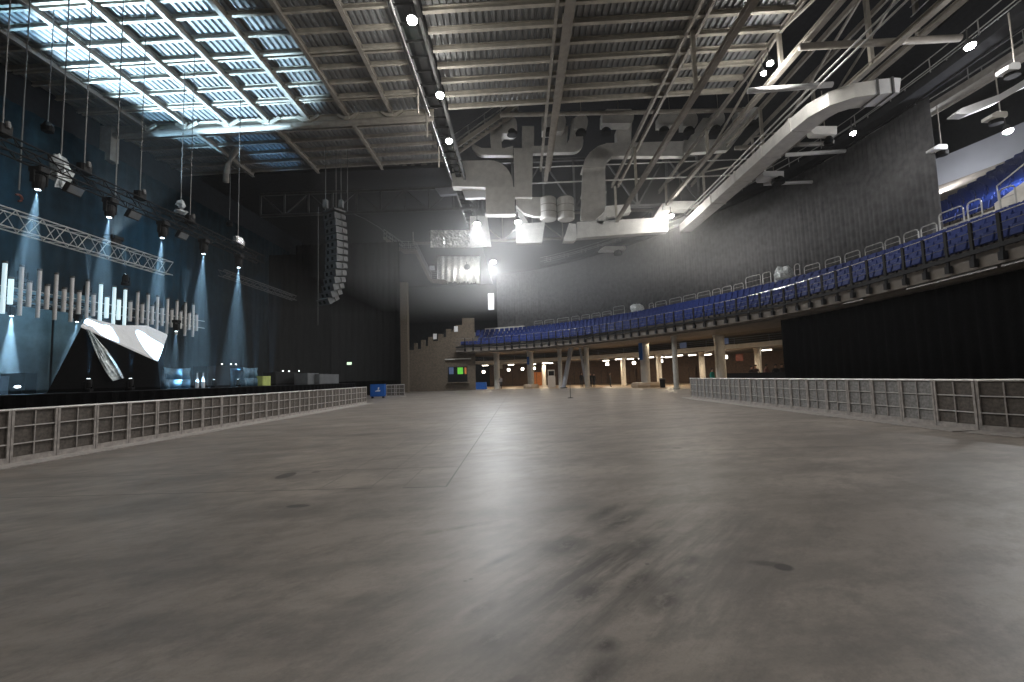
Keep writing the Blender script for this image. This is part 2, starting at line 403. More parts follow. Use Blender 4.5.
truss('roof_truss', 'steel roof truss at the edge of the corrugated roof, right of the bright post', 13.65, -6, 42, 18.55, 16.6, [4, 13, 22, 31, 40], diag=True, twin=0)
truss('roof_truss', 'steel roof truss above the straight white duct', 17.5, -6, 44, 19.9, 16.1, [1, 11, 21.2, 31, 41], diag=True, twin=0)
truss('roof_truss', 'steel roof truss in the dark above the curved catwalk', 20.6, -4, 40, 21.5, 18.0, [6, 14, 22, 30, 38], diag=True, twin=0)
# crosswise trusses further off
def cross_truss(label, y, x0, x1, zt, zb, n, m='steel', w=.2, posts=True):
    t = thing('cross_truss', label, 'roof truss', ((x0 + x1) / 2, y, zb))
    mb = MB(); ibeam(mb, (x0, y, zt), (x1, y, zt), w, w); mb.build('top_chord', m, t)
    mb = MB(); ibeam(mb, (x0, y, zb), (x1, y, zb), w, w); mb.build('bottom_chord', m, t)
    for i in range(n + 1):
        x = lerp(x0, x1, i / n)
        if posts: mb = MB(); mb.bar((x, y, zb), (x, y, zt), w * .7, w * .7, up=(0, 1, 0)); mb.build('post', m, t)
        if i < n:
            a, b2 = (zb, zt) if i % 2 else (zt, zb)
            mb = MB(); mb.bar((x, y, a), (lerp(x0, x1, (i + 1) / n), y, b2), w * .5, w * .5, up=(0, 1, 0)); mb.build('diagonal', m, t)
    return t
cross_truss('dim cross truss under the left roof, behind the hanging loudspeaker column', 38, -22, -3.2, 18.0, 16.1, 9, 'steel_dark')
cross_truss('cross truss hung behind the square ducts in the middle of the roof', 41, -3, 17, 21.6, 16.9, 7, 'cable', w=.26)
cross_truss('cross truss above the far curtain, beyond all the ducts', 52, -12, 16, 20.5, 17.5, 8)
# white cross pipes on the right
def pipe(label, p, q, r, m='galv'): mb = MB(); mb.tube(p, q, r, 12); return tag(mb.build('roof_pipe', m, smooth=True), label, 'pipe')
pipe('bright white pipe crossing the dark roof right of the corrugated deck', U(748, 91, Y=22), U(832, 84.5, Y=22), .14, 'white')
pipe('thin sprinkler pipe behind the square ducts, upper of two', U(520, 168, Y=38), U(752, 159, Y=38), .05)
pipe('thin sprinkler pipe behind the square ducts, lower of two', U(515, 184, Y=37.5), U(736, 175, Y=37.5), .06)
pipe('long pale pipe along the far edge of the corrugated deck, above the fan units', U(500, 115, Y=31), U(745, 110, Y=31), .15, 'steel')
pipe('dim pipe crossing behind the white duct, level with its middle', U(735, 148, Y=33), U(835, 143, Y=33), .16, 'steel')
pipe('dim pipe crossing high in the dark roof at the upper right', U(800, 47, Y=20), U(960, 38, Y=20), .16, 'steel')
pipe('white pipe with red end hung just above the grey curtain top', U(786, 155, Y=29), U(845, 151, Y=29), .13, 'white')
pipe('short stub of pipe beside the lower end of the white duct', U(764, 184, Y=32), U(812, 182, Y=32), .12, 'white')
# curved exhaust pipe under the left roof
pts = [U(x, y, Y=30.5) for x, y in ((271, 131), (262, 133), (253, 137), (245, 142), (238, 148), (232, 156), (228, 165), (226, 174), (226, 182))]
mb = MB(); mb.path(pts, .2, 12); tag(mb.build('bent_pipe', 'steel', smooth=True), 'bent grey pipe curving down under the left roof behind the main beam', 'pipe')
#PART3
# ------------------------------------------------------------------ balcony
def structure_arc(name, m, *a, **k): return st(arc_slab(*a, **k), name, m)
ROWS, RD, RR, Z0 = 5, .86, .46, 5.78
structure_arc('balcony_slab', 'concrete', 0, TOT, .55, 5.6, 4.95, 5.25, 1.2)
structure_arc('balcony_soffit', 'blockwork', 0, TOT, 5.6, 24, 4.95, 5.25, 1.5)
mb = MB()
fas = arc_slab(0, TOT, .0, .6, 5.10, 5.5, 1.0); st(fas, 'trim_3', 'concrete')
for r in range(ROWS):
    o0 = .05 + r * RD; structure_arc('balcony_step', 'concrete', 0, TOT, o0, o0 + RD + .02, 5.25 if r else 5.42, Z0 - .12 + r * RR, 1.0)
ZT = Z0 - .12 + (ROWS - 1) * RR + .55                # cross aisle level
OT = .05 + ROWS * RD
structure_arc('balcony_aisle', 'pale', 0, TOT, OT, OT + 2.2, 5.25, ZT, 1.0)
# front railing: posts are parts (the nearest ones), rails are parts
rl = thing('balcony_railing', 'black balcony front railing with upright posts before the blue seats', 'railing', arc(TOT * .4, 0, 5.1))
for z, r, m, nm in ((6.86, .022, 'chrome', 'top_rail'), (6.5, .012, 'steel_dark', 'wire'), (6.2, .012, 'steel_dark', 'wire'), (5.72, .05, 'black', 'bottom_rail')):
    mb = MB(); mb.path(arcs(0, TOT, -.12 if z > 5.8 else -.16, z, 1.0), r, 6, hw=(.10, .16) if nm == 'bottom_rail' else None)
    o = mb.build(nm, m, rl)
    if nm == 'top_rail': o['label'] = 'thin silver top rail'
NP = int(TOT / 1.12); far = MB()
for i in range(NP):
    s = .4 + i * 1.12; d = arc_dir(s); rot = Matrix.Rotation(math.atan2(d.y, d.x), 3, 'Z')
    mb = MB() if i < 92 else far
    p = arc(s, -.12); mb.box((p.x, p.y, 6.05), (.13, .07, 1.66), rot); mb.box((p.x, p.y, 5.32), (.2, .16, .3), rot)
    if i < 92: mb.build('post', 'black', rl)
if far.v: far.build('post', 'black', rl)['kind'] = 'stuff'
# bright conduit under the balcony edge
for a, b2, lab in ((s_at_px(1010), s_at_px(915), 'bright steel conduit under the balcony edge at its near end'), (s_at_px(870), s_at_px(850), 'short bright conduit under the balcony edge, second from the near end'),
                   (s_at_px(1080), s_at_px(1015), 'bright conduit under the balcony edge running out of the picture')):
    mb = MB(); mb.path(arcs(min(a, b2), max(a, b2), .12, 5.02, .8), .05, 8); tag(mb.build('conduit', 'chrome'), lab, 'pipe')
# seats ----------------------------------------------------------------------
def seat_mesh():
    back = MB(); rb = Matrix.Rotation(math.radians(-14), 3, 'X')
    # shell curved a little round the sitter: back faces -Y side is the aisle (front)
    ys = []
    n = 6; prof = []
    for i in range(n + 1):
        u = -1 + 2 * i / n; prof.append((u * .262, -.04 * u * u))
    vs = []
    for z, tw in ((.42, .9), (.6, 1), (.80, 1), (.88, .82)):
        for x, y in prof: vs.append(Vector((x * tw, y + .24 + (z - .42) * .22, z)))
        for x, y in reversed(prof): vs.append(Vector((x * tw, y + .285 + (z - .42) * .22, z)))
    m = 2 * (n + 1); fs = [(i * m + k, i * m + (k + 1) % m, (i + 1) * m + (k + 1) % m, (i + 1) * m + k) for i in range(3) for k in range(m)]
    fs += [tuple(range(m - 1, -1, -1)), tuple(range(3 * m, 4 * m))]
    back.add(vs, fs)
    pan = MB(); pan.box((0, .15, .60), (.47, .07, .40), Matrix.Rotation(math.radians(-16), 3, 'X'), bev=.02)
    leg = MB(); leg.box((-.265, .30, .25), (.04, .08, .5)); leg.box((-.245, .2, .03), (.06, .22, .06))
    return back, pan, leg
bk, pn, lg = seat_mesh()
proto = thing('stadium_seat', 'x', 'seat', (0, 0, 0))
bk.build('backrest', 'blueseat', proto); pn.build('seat_pan', 'blueseat', proto); lg.build('stanchion', 'black', proto)
meshes = [c.data for c in proto.children]
def proj(p):
    v = RW.transposed() @ (Vector(p) - EYE)
    if v.z >= 0: return None
    return 512 + F * v.x / -v.z, 341 - F * v.y / -v.z, -v.z
SEATS = []   # (distance, pos, angle, row key)
VOMS = [6.0 + 9.6 * k for k in range(12)]
for r in range(ROWS):
    s = .35 + .1 * r; o = .05 + r * RD + .22
    while s < TOT - .5:
        if not (r == ROWS - 1 and min(abs(s - v) for v in VOMS) < 0):
            p = arc(s, o, Z0 - .12 + r * RR); q = proj(p)
            if q and -30 < q[0] < 1060 and not (p.x < -5.8 and p.y > 60.8): d = arc_dir(s); SEATS.append((q[2], p, math.atan2(d.y, d.x) + PI, 'b%d' % r))
        s += .56
UR, URD, URR, UO, UZ = 16, .84, .455, OT + 2.6, ZT + 1.25
SU1 = s_at_px(900)
for r in range(UR):
    s = 1.0; o = UO + r * URD + .2
    while s < SU1 + 8:
        p = arc(s, o, UZ + r * URR); q = proj(p)
        if q and 925 < q[0] < 1050 and min(abs(s - v) for v in (1.3, 99.0)) > .5: d = arc_dir(s); SEATS.append((q[2], p, math.atan2(d.y, d.x) + PI, 'u%d' % r))
        s += .56
SEATS.sort(key=lambda t: t[0])
RL = {}
rown = ['front', 'second', 'third', 'fourth', 'fifth', 'sixth', 'seventh', 'eighth', 'ninth', 'tenth', 'eleventh', 'twelfth', 'thirteenth', 'fourteenth', 'fifteenth', 'sixteenth']
for r in range(ROWS): RL['b%d' % r] = ('blue tip-up seat in the %s balcony row counted from the front railing' % rown[r], 'balcony seats in the %s row' % rown[r])
for r in range(UR): RL['u%d' % r] = ('blue tip-up seat in the %s row of the upper tier beyond the curtain' % rown[r], 'upper tier seats in the %s row' % rown[r])
rest = MB(); first = True
for k, (dd, p, a, key) in enumerate(SEATS):
    if k < 300:
        o = proto if first else copy_tree(proto); first = False
        o.location = p; o.rotation_euler = (0, 0, a); o['label'], o['group'] = RL[key]
    else:
        rot = Matrix.Rotation(a, 3, 'Z')
        for me in meshes[:2]:
            rest.add([rot @ v.co + p for v in me.vertices], [tuple(f.vertices) for f in me.polygons])
tag(rest.build('far_seats', 'blueseat'), 'blue seats filling the far curve of the balcony under the curtain', 'seats', kind='stuff')
# upper tier steps, back wall
for r in range(UR + 2):
    structure_arc('upper_step', 'concrete', 0, SU1 + 12, UO + r * URD - .1, UO + (r + 1) * URD - .08, UZ + r * URR - .8, UZ + r * URR, 1.2)
structure_arc('wall_upper', 'offwhite', 0, SU1 + 16, UO + (UR + 2) * URD - .1, UO + (UR + 2) * URD + .2, UZ + 4, UZ + (UR + 3) * URR + 1.8, 1.2)
structure_arc('wall_aisle', 'pale', 0, SU1 + 12, UO - .3, UO - .1, ZT, UZ, 1.2)
# handrail panels standing on the cross aisle edge, white riser blocks behind some
def guard(s, w, h, label, group):
    d = arc_dir(s); rot = Matrix.Rotation(math.atan2(d.y, d.x), 3, 'Z'); b = arc(s, OT + .05, ZT)
    t = thing('guard_rail', label, 'railing', b, group)
    def P(x, z): return b + rot @ Vector((x, 0, z))
    c = .16; hw = w / 2
    pts = [P(-hw, 0), P(-hw, h - c), P(-hw + c * .3, h - c * .3), P(-hw + c, h), P(hw - c, h), P(hw - c * .3, h - c * .3), P(hw, h - c), P(hw, 0)]
    mb = MB(); mb.path(pts, .035, 6); mb.build('hoop', 'rail', t)
    for f in (.36, .68): mb = MB(); mb.tube(P(-hw, h * f), P(hw, h * f), .02, 6); mb.build('cross_bar', 'rail', t)
    return t
GP = [(1000, 1018), (967, 983), (939, 966), (921, 937), (903, 920), (885, 901), (864, 884), (844, 862), (824, 843), (803, 822), (794, 801), (763, 772), (745, 762), (733, 744), (722, 732), (712, 721), (697, 711), (683, 696), (669, 682), (655, 667), (649, 654), (613, 625), (602, 612), (591, 601), (581, 590), (571, 580), (556, 570), (544, 555), (533, 543)]
for i, (pa, pb) in enumerate(GP):
    sa, sb_ = s_at_px(pb, OT + .05, ZT + .5), s_at_px(pa, OT + .05, ZT + .5); w = abs(sb_ - sa) * .97
    guard((sa + sb_) / 2, w, 1.3 if pb - pa > 22 or i in (0, 1, 10, 11, 12, 21) else .95, 'grey tubular guard hoop behind the blue seats, %s from the right end' % ORD[i], 'guard hoops on the cross aisle')
def aisle_block(px, w, h, lab, m='pale', off=.5, dep=.9):
    s = s_at_px(px, OT + off, ZT); mb = arc_slab(s - w / 2, s + w / 2, OT + off, OT + off + dep, ZT, ZT + h, .5)
    return tag(mb.build('stair_wall', m), lab, 'wall')
for px, w, h, lab in ((950, 2.6, .45, 'pale stair wall behind the tall guard hoop beside the curtain edge'), (812, 2.2, .35, 'low pale stair wall behind guard hoop near the plastic bundle'), (753, 2.3, .4, 'low pale stair wall under the curtain left of the larger plastic bundle'),
                      (661, 2.4, .4, 'low pale stair wall under the curtain right of the smaller plastic bundle'), (619, 2.4, .4, 'low pale stair wall under the curtain left of the smaller plastic bundle'), (505, 4.5, .6, 'broad pale stair wall at the far end of the balcony')):
    aisle_block(px, w, h, lab)
# the sloping concrete stair flank on the right with its handrails
s = s_at_px(1000, OT); P0 = lambda u, o, z: arc(s_at_px(985, OT, ZT) - u, o, z)
mb = MB(); q = [(0, 0), (0, .95), (3.0, 2.0), (4.6, 2.0), (4.6, 0)]
mb.prism([P0(u, OT + .5, ZT + z) for u, z in q], P0(0, OT + 1.5, 0) - P0(0, OT + .5, 0))
fl = tag(mb.build('stair_flank', 'pale'), 'grey concrete stair flank with sloped top at the right end of the cross aisle', 'wall')
t = thing('stair_railing', 'thin handrail climbing along the sloped top of the concrete stair flank', 'railing', P0(0, OT + .5, ZT))
for u0, u1, z0, z1 in ((.1, 3.0, 1.75, 2.85), (3.0, 4.6, 2.85, 2.9)):
    mb = MB(); mb.tube(P0(u0, OT + .6, ZT + z0), P0(u1, OT + .6, ZT + z1), .03, 6); mb.build('handrail', 'rail', t)
for u, za, zb in ((.1, .9, 1.75), (1.6, 1.5, 2.3), (3.0, 2.0, 2.85), (4.3, 2.0, 2.88)):
    mb = MB(); mb.tube(P0(u, OT + .6, ZT + za), P0(u, OT + .6, ZT + zb), .025, 6); mb.build('post', 'rail', t)
# plastic wrapped bundles on the aisle
for px, w, h, lab in ((781, .75, 1.5, 'tall bundle wrapped in clear plastic standing under the curtain, nearer one'), (635, .75, 1.25, 'bundle wrapped in clear plastic standing under the curtain, further one')):
    p = arc(s_at_px(px, OT, ZT), OT + .30, ZT + h / 2 - .05); mb = MB(); mb.blob(p, (w, w * .6, h / 2), int(px), .55, 7); tag(mb.build('wrapped_bundle', 'plastic'), lab, 'bundle')
# ------------------------------------------------------------------ big grey curtain on the curved track, black drape under the balcony
def drape(name, s0, s1, off, z0, z1, m, lab, amp=.035, wl=.3):
    lo = []; hi = []; n = int((s1 - s0) / .1)
    for i in range(n + 1):
        s = lerp(s0, s1, i / n); d = amp * (math.sin(s * 2 * PI / wl) + .6 * math.sin(s * 2 * PI / (wl * 2.7) + 1))
        lo.append(arc(s, off + d * 1.2, z0)); hi.append(arc(s, off + d * .75, z1))
    mb = MB(); mb.strip(lo, hi); o = mb.build(name, m, smooth=True)
    md = o.modifiers.new('thickness', 'SOLIDIFY'); md.thickness = .015
    return tag(o, lab, 'curtain')
OC = OT + .95
SC0 = s_at_px(937, OC, 12); SC1 = TOT - 4
drape('curtain', SC0, SC1, OC, ZT + .08, 16.3, 'drape', 'tall charcoal curtain hung in a long curve behind the blue balcony seats')
SB1 = s_at_px(783, .95, 3)
drape('black_drape', 0, SB1, .95, .05, 4.9, 'matte', 'black drape closing off the space under the balcony at the right', .05, .6)
# curved catwalk above the curtain: deck, kerb, posts and rails are parts
def catwalk(name, lab, s0, s1, off, z, m='steel', w=.9, rails=2, post=2.0, kick=.3):
    t = thing(name, lab, 'catwalk', arc((s0 + s1) / 2, off, z))
    arc_slab(s0, s1, off, off + w, z, z + .08, 1.0).build('walkway', m, t)
    for o in (off - .06, off + w): arc_slab(s0, s1, o, o + .06, z - .12, z + kick, 1.0).build('side_plate', m, t)
    for o in (off, off + w):
        for k in range(rails): mb = MB(); mb.path(arcs(s0, s1, o, z + 1.1 - .5 * k, 1.0), .028, 6); mb.build('rail', 'rail', t)
        s = s0
        while s <= s1: mb = MB(); mb.tube(arc(s, o, z), arc(s, o, z + 1.1), .028, 6); mb.build('post', 'rail', t); s += post
    return t
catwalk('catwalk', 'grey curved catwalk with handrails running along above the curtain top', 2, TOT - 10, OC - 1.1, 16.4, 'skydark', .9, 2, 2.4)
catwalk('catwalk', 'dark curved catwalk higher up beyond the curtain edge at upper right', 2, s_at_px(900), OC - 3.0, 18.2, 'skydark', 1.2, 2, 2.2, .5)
catwalk('catwalk', 'grey catwalk over the upper tier seats, beneath the right lamp', 2, SC0 + 10, UO + 3.5, 18.6, 'steel', .9, 2, 2.6)
# ------------------------------------------------------------------ crowd barriers
def barrier_proto(kind):
    t = thing('crowd_barrier', 'x', 'barrier', (0, 0, 0)); H = 1.16
    # local: panel along X (1 m), audience side is -Y
    for x in (-.465, .465): mb = MB(); mb.box((x, 0, H / 2), (.055, .06, H)); mb.build('upright', 'barrier', t)
    mb = MB(); mb.tube((-.5, 0, H), (.5, 0, H), .03, 8); mb.build('top_tube', 'alu', t)
    mb = MB(); mb.box((0, 0, .07), (.9, .055, .14)); mb.build('kick_plate', 'barrier', t)
    for z in (.42, .80): mb = MB(); mb.box((0, -.012, z), (.9, .02, .024)); mb.build('cross_bar', 'alu', t)
    mb = MB(); mb.box((0, -.012, .63), (.026, .02, 1.0)); mb.build('middle_bar', 'barrier', t)
    mb = MB(); mb.box((0, .016, .64), (.88, .012, 1.0)); mb.build('mesh_panel', 'mesh' if kind == 'l' else 'meshgrey', t)
    mb = MB(); mb.box((0, -.32, .012), (.99, .66, .02)); mb.build('floor_plate', 'barrier', t)
    for x in (-.38, .38): mb = MB(); mb.bar((x, .03, 1.0), (x, .75, .05), .04, .04); mb.build('brace', 'barrier', t)
    mb = MB(); mb.box((0, .4, .02), (.99, .8, .03)); mb.build('rear_plate', 'barrier', t)
    return t
def place(o, x, y, ang, lab, grp): o.location = (x, y, 0); o.rotation_euler = (0, 0, ang); o['label'] = lab; o['group'] = grp
bl = barrier_proto('l'); nL = 24
for i in range(nL):
    y = 9.3 + i
    o = bl if i == 0 else copy_tree(bl)
    place(o, -11.1, y, PI / 2 + PI * 0, 'aluminium crowd barrier panel before the stage, %s from the near end of the left row' % ORD[i], 'stage barrier row')
bright = barrier_proto('r'); path = [(11.65, 7.9), (11.2, 8.85), (10.8, 9.78), (10.5, 10.74)]
path += [(10.45 - .012 * k, 11.74 + k) for k in range(16)]
for i, (x, y) in enumerate(path):
    o = copy_tree(bl) if i < 4 else bright if i == 4 else copy_tree(bright)
    nx, ny = path[i + 1] if i + 1 < len(path) else (x - .012, y + 1)
    a = math.atan2(y - ny, x - nx)
    place(o, (x + nx) / 2, (y + ny) / 2, a, ('brown mesh' if i < 4 else 'grey') + ' crowd barrier panel, %s from the near end of the right row' % ORD[i], 'right barrier row')
# far barrier pair beside the block wall and the blue sign
for i, (px, lab) in enumerate(((391.5, 'far crowd barrier panel between blue sign and block wall, left of two'), (399.5, 'far crowd barrier panel against the block wall, right of two'))):
    o = copy_tree(bl); p = U(px, 395, Y=44); place(o, p.x, 44.0, 0, lab, 'far barrier pair')
p = U(378, 398, Y=42)
t = thing('blue_sign', 'blue cloth covered box sign with white emblem standing at the far end of left barriers', 'sign', (p.x, 42, 0))
mb = MB(); mb.box((p.x, 42, .72), (1.38, .35, 1.12), bev=.05); hd = mb.build('cover', 'bluecloth', t)
mb = MB(); x, z = p.x + .02, .78
mb.prism([(x - .22, 41.81, z - .17), (x + .22, 41.81, z - .17), (x + .26, 41.81, z - .05), (x + .06, 41.81, z - .02), (x - .2, 41.81, z - .1)], (0, .02, 0))
mb.prism([(x + .0, 41.81, z), (x + .14, 41.81, z + .02), (x + .16, 41.81, z + .2), (x + .06, 41.81, z + .24)], (0, .02, 0)); mb.build('emblem', 'white', hd)['label'] = 'white printed emblem'
for dx in (-.5, .5): mb = MB(); mb.box((p.x + dx, 42, .09), (.1, .4, .18)); mb.build('foot', 'black', t)
#PART4
# ------------------------------------------------------------------ concourse under the far balcony
SF = s_at_px(800)
structure_arc('wall_concourse', 'wood', SF - 6, TOT, 21.5, 21.8, 0, 5, 1.5)
structure_arc('mezzanine_slab', 'concrete', SF - 4, TOT, 9.0, 21.5, 3.75, 4.05, 1.5)
structure_arc('mezzanine_edge', 'pale', SF - 4, TOT, 8.85, 9.0, 3.7, 4.15, 1.5)
t = thing('gallery_railing', 'thin railing along the edge of the gallery above the concourse', 'railing', arc(TOT * .7, 9, 4.1))
for z in (4.35, 4.55, 4.75): mb = MB(); mb.path(arcs(SF - 4, TOT, 9.05, z, 1.5), .02, 6); mb.build('rail', 'rail', t)
s = SF - 3
while s < TOT - 1: mb = MB(); mb.tube(arc(s, 9.05, 4.1), arc(s, 9.05, 4.8), .025, 6); mb.build('post', 'rail', t); s += 3.2
def column(px, off, r, z1, lab, m='pale', base=0):
    p = arc(s_at_px(px, off), off); t = thing('column', lab, 'column', p)
    mb = MB(); mb.lathe(p, [(r, .0), (r, z1)], 14); mb.build('shaft', m, t, smooth=False)
    mb = MB(); mb.lathe(p, [(r * 1.25, 0), (r * 1.25, .12), (r, .16)], 14); mb.build('foot_collar', m, t)
    mb = MB(); mb.lathe(p, [(r, z1 - .25), (r * 1.2, z1 - .12), (r * 1.2, z1)], 14); mb.build('capital', m, t)
    if base: mb = MB(); mb.lathe(p, [(base, 0), (base * 1.05, .3), (base * .95, .55)], 8); mb.build('bench_base', 'tile', t)
    return t
column(472, 3.2, .22, 4.95, 'slim pale column at the far left end of the concourse, beside the serving hatch')
column(497, 3.2, .40, 4.95, 'round pale column right of the blue draped table in the concourse')
column(531, 3.6, .42, 4.95, 'round pale column with a blue banner and square base in the concourse', base=1.0)
column(561, 3.2, .26, 4.95, 'slim pale column just left of the leaning white strut')
column(587.5, 4.0, .30, 4.95, 'round pale column behind the dark clothed group in the concourse')
column(646, 5.0, .50, 4.95, 'thick pale column with a planter base and blue banner, middle of the concourse', base=1.6)
column(677, 2.0, .24, 4.95, 'slim pale column just left of the right barrier end')
column(722, 6.0, .46, 4.95, 'thick pale column rising behind the grey right barrier')
for px, lab in ((544, 'dim column deep in the concourse, left of the white kiosk'), (660, 'short lit column deep in the concourse, right of the planter'), (703, 'dim lit column deep in the concourse behind the teal shirt'), (760, 'lit column behind the bar at the edge of the black drape'), (624, 'dim lit column deep in the concourse, middle')):
    column(px, 12, .32, 3.75, lab)
# leaning struts
def strut(px0, y0, px1, y1, off, r, lab):
    p = arc(s_at_px(px1, off), off); a, b = U(px0, y0, Y=p.y), U(px1, y1, Y=p.y); b.z = 0.02
    t = thing('leaning_strut', lab, 'column', b); mb = MB(); mb.tube(b, a, r, 10); mb.build('shaft', 'offwhite', t)
    mb = MB(); mb.lathe(b, [(r * 1.6, 0), (r * 1.6, .1)], 10); mb.build('base_plate', 'steel_dark', t)
strut(571, 347, 563.5, 384.5, 2.6, .28, 'thick white leaning strut standing at the edge of the hall floor')
strut(580, 348, 586.5, 383, 4.2, .16, 'thinner dark leaning strut crossing beside the dark clothed group')
# hanging banners, lamps, kiosk, doors
def at_off(px, off, z=0): return arc(s_at_px(px, off), off, z)
def flat(name, px, off, z0, z1, w, m, lab, cat, dep=.04, dy=0):
    p = at_off(px, off); d = arc_dir(s_at_px(px, off)); rot = Matrix.Rotation(math.atan2(d.y, d.x), 3, 'Z')
    mb = MB(); mb.box((p.x, p.y + dy, (z0 + z1) / 2), (w, dep, z1 - z0), rot); return tag(mb.build(name, m), lab, cat)
flat('banner', 529, 3.0, 3.15, 4.2, .35, 'bluecloth', 'blue banner hung on the column with square base', 'banner')
flat('banner', 642.5, 4.3, 3.0, 4.85, .5, 'bluecloth', 'tall blue banner hung on the thick column above the planter', 'banner')
for px, w, lab in ((686, .9, 'small blue poster on the gallery front left of the thick column'), (728, .9, 'small blue poster on the gallery front right of the thick column')):
    flat('poster', px, 8.7, 4.2, 4.8, w, 'screen', lab, 'poster')
flat('framed_sign', 741, 14, 2.6, 3.35, .9, 'red', 'small red framed sign above the bar', 'sign')
flat('notice_board', 500, 9.3, 2.9, 3.6, .9, 'pale', 'pale notice panel right of the round column near the far left', 'sign')
# kiosk
p = at_off(551.5, 6); t = thing('kiosk', 'white kiosk with dark screen standing in the concourse', 'kiosk', p)
mb = MB(); mb.box((p.x, p.y, .75), (1.0, .6, 1.5)); mb.build('body', 'white', t)
mb = MB(); mb.box((p.x, p.y + .1, 1.95), (.9, .35, .9)); hd = mb.build('head', 'white', t)
mb = MB(); mb.box((p.x, p.y - .1, 1.93), (.74, .06, .62)); mb.build('screen', 'black', hd)
# doors in the concourse back wall
for k, (px, m) in enumerate(((500, 'wood'), (513, 'wood'), (537, 'orange'), (575, 'wood'), (602, 'wood'), (630, 'wood'), (690, 'wood'))):  # the orange door glows by itself in place of light on it
    p = at_off(px, 21.2); d = arc_dir(s_at_px(px, 21.2)); rot = Matrix.Rotation(math.atan2(d.y, d.x), 3, 'Z')
    mb = MB(); mb.box((p.x, p.y, 1.15), (1.9, .08, 2.3), rot); o = st(mb, 'door_%d' % (k + 1), m)
    mb = MB(); mb.box((p.x, p.y, 1.1), (.05, .14, 2.2), rot); mb.build('door_gap', 'black', o)
# ceiling strip lights and small bright lamps under the gallery
FL = [486, 512, 534, 546, 550.5, 607, 620, 632, 643, 652, 661, 670, 681, 694, 710, 722, 769]
for k, px in enumerate(FL):
    off = 11.0 + 1.4 * (k % 3); p = at_off(px, off, 3.5); d = arc_dir(s_at_px(px, off))
    t = thing('strip_light', 'fluorescent strip light under the gallery of the concourse, %s from the left' % ORD[k], 'lamp', p, 'concourse strip lights')
    mb = MB(); mb.bar(p - Vector((d.x, d.y, 0)) * .45, p + Vector((d.x, d.y, 0)) * .45, .2, .08); mb.build('tube', 'fluo', t)
    mb = MB(); q = p + Vector((0, 0, .09)); mb.bar(q - Vector((d.x, d.y, 0)) * .5, q + Vector((d.x, d.y, 0)) * .5, .24, .08); mb.build('housing', 'pale', t)
    mb = MB(); mb.tube(q, q + Vector((0, 0, .17)), .02, 6); mb.build('hanger', 'cable', t)
for k, (px, z) in enumerate(((484, 2.55), (509, 2.75), (523, 2.8), (535, 2.85), (608, 3.0), (635, 3.0), (662, 3.05), (727, 3.1))):
    p = at_off(px, 13.5, z); t = thing('square_lamp', 'small square bright lamp on a stalk in the concourse, %s from the left' % ORD[k], 'lamp', p, 'square concourse lamps')
    mb = MB(); mb.box(p, (.42, .16, .36)); mb.build('lens', 'fluo', t)
    mb = MB(); mb.tube(p + Vector((0, 0, .17)), Vector((p.x, p.y, 3.75)), .02, 6); mb.build('stalk', 'cable', t)
# bar counter behind the right barrier with its wall
p0, p1 = at_off(730, 5.5), at_off(800, 5.5)
mb = arc_slab(s_at_px(800, 5.5), s_at_px(728, 5.5), 5.5, 6.3, 0, 1.32, .8); tag(mb.build('bar_counter', 'black'), 'long dark bar counter behind the right barrier', 'counter')
# serving hatch, block wall and steps at the far left
WY = 61.6
def W(px, py, y=WY): return U(px, py, Y=y)
top = [(404, 352), (409, 352), (409, 350), (414, 350), (414, 343), (417, 343), (417, 349), (421, 349), (421, 340), (425, 340), (425, 346), (428, 346), (428, 337), (433, 337), (433, 341), (438, 341), (438, 334), (443, 334), (443, 337), (446, 337), (446, 329), (451, 329), (451, 333), (456, 325), (462, 325), (462, 318), (474, 318)]
poly = [W(*q) for q in top]; a, b2 = poly[0].copy(), poly[-1].copy(); a.z = b2.z = 0; poly += [b2, a]
mb = MB(); mb.prism(poly, (0, .5, 0)); st(mb, 'wall_block', 'blockwork')
t = thing('serving_hatch', 'dark serving hatch with lit menu screens in the brown block wall', 'hatch', W(458, 382, WY - .1))
mb = MB(); a, b2 = W(448, 367, WY - .05), W(467.5, 382, WY - .05); mb.box((a + b2) / 2, (b2.x - a.x, .1, a.z - b2.z)); hd = mb.build('painted_recess', 'black', t)  # solid black slab, the shade of the recess put into its colour
for x0, x1, m in ((449, 453.5, 'screen'), (457.5, 463, 'green'), (464.5, 466.5, 'orange')):
    a, b2 = W(x0, 367.5, WY - .14), W(x1, 374, WY - .14); mb = MB(); mb.box((a + b2) / 2, (b2.x - a.x, .06, a.z - b2.z)); mb.build('menu_screen', m, hd)
a, b2 = W(447, 382, WY - .3), W(469, 383, WY - .3); mb = MB(); mb.box((a + b2) / 2, (b2.x - a.x, .5, .12)); mb.build('counter', 'blockwork', t)
a, b2 = W(445, 358.5, WY - .2), W(471, 359.5, WY - .2); mb = MB(); mb.box((a + b2) / 2, (b2.x - a.x, .4, .14)); tag(mb.build('ledge', 'pale'), 'thin pale ledge above the serving hatch', 'ledge')
for x, y, lab in ((435, 336.5, 'white paper notice on the stepped block wall, lower one'), (456, 329, 'white paper notice on the stepped block wall, upper one')):
    a = W(x, y, WY - .1); mb = MB(); mb.box(a, (.5, .04, .75)); tag(mb.build('notice', 'white'), lab, 'notice')
a = W(491, 301.5, 57); mb = MB(); mb.box(a, (.75, .05, 2.1)); tag(mb.build('hanging_banner', 'white'), 'white banner hanging in front of the far curtain', 'banner')
mb = MB(); a, b2 = U(401, 283, Y=59), U(409, 390, Y=59); mb.box(((a.x + b2.x) / 2, 59, a.z / 2), (b2.x - a.x, 1.0, a.z)); st(mb, 'pillar', 'blockwork')
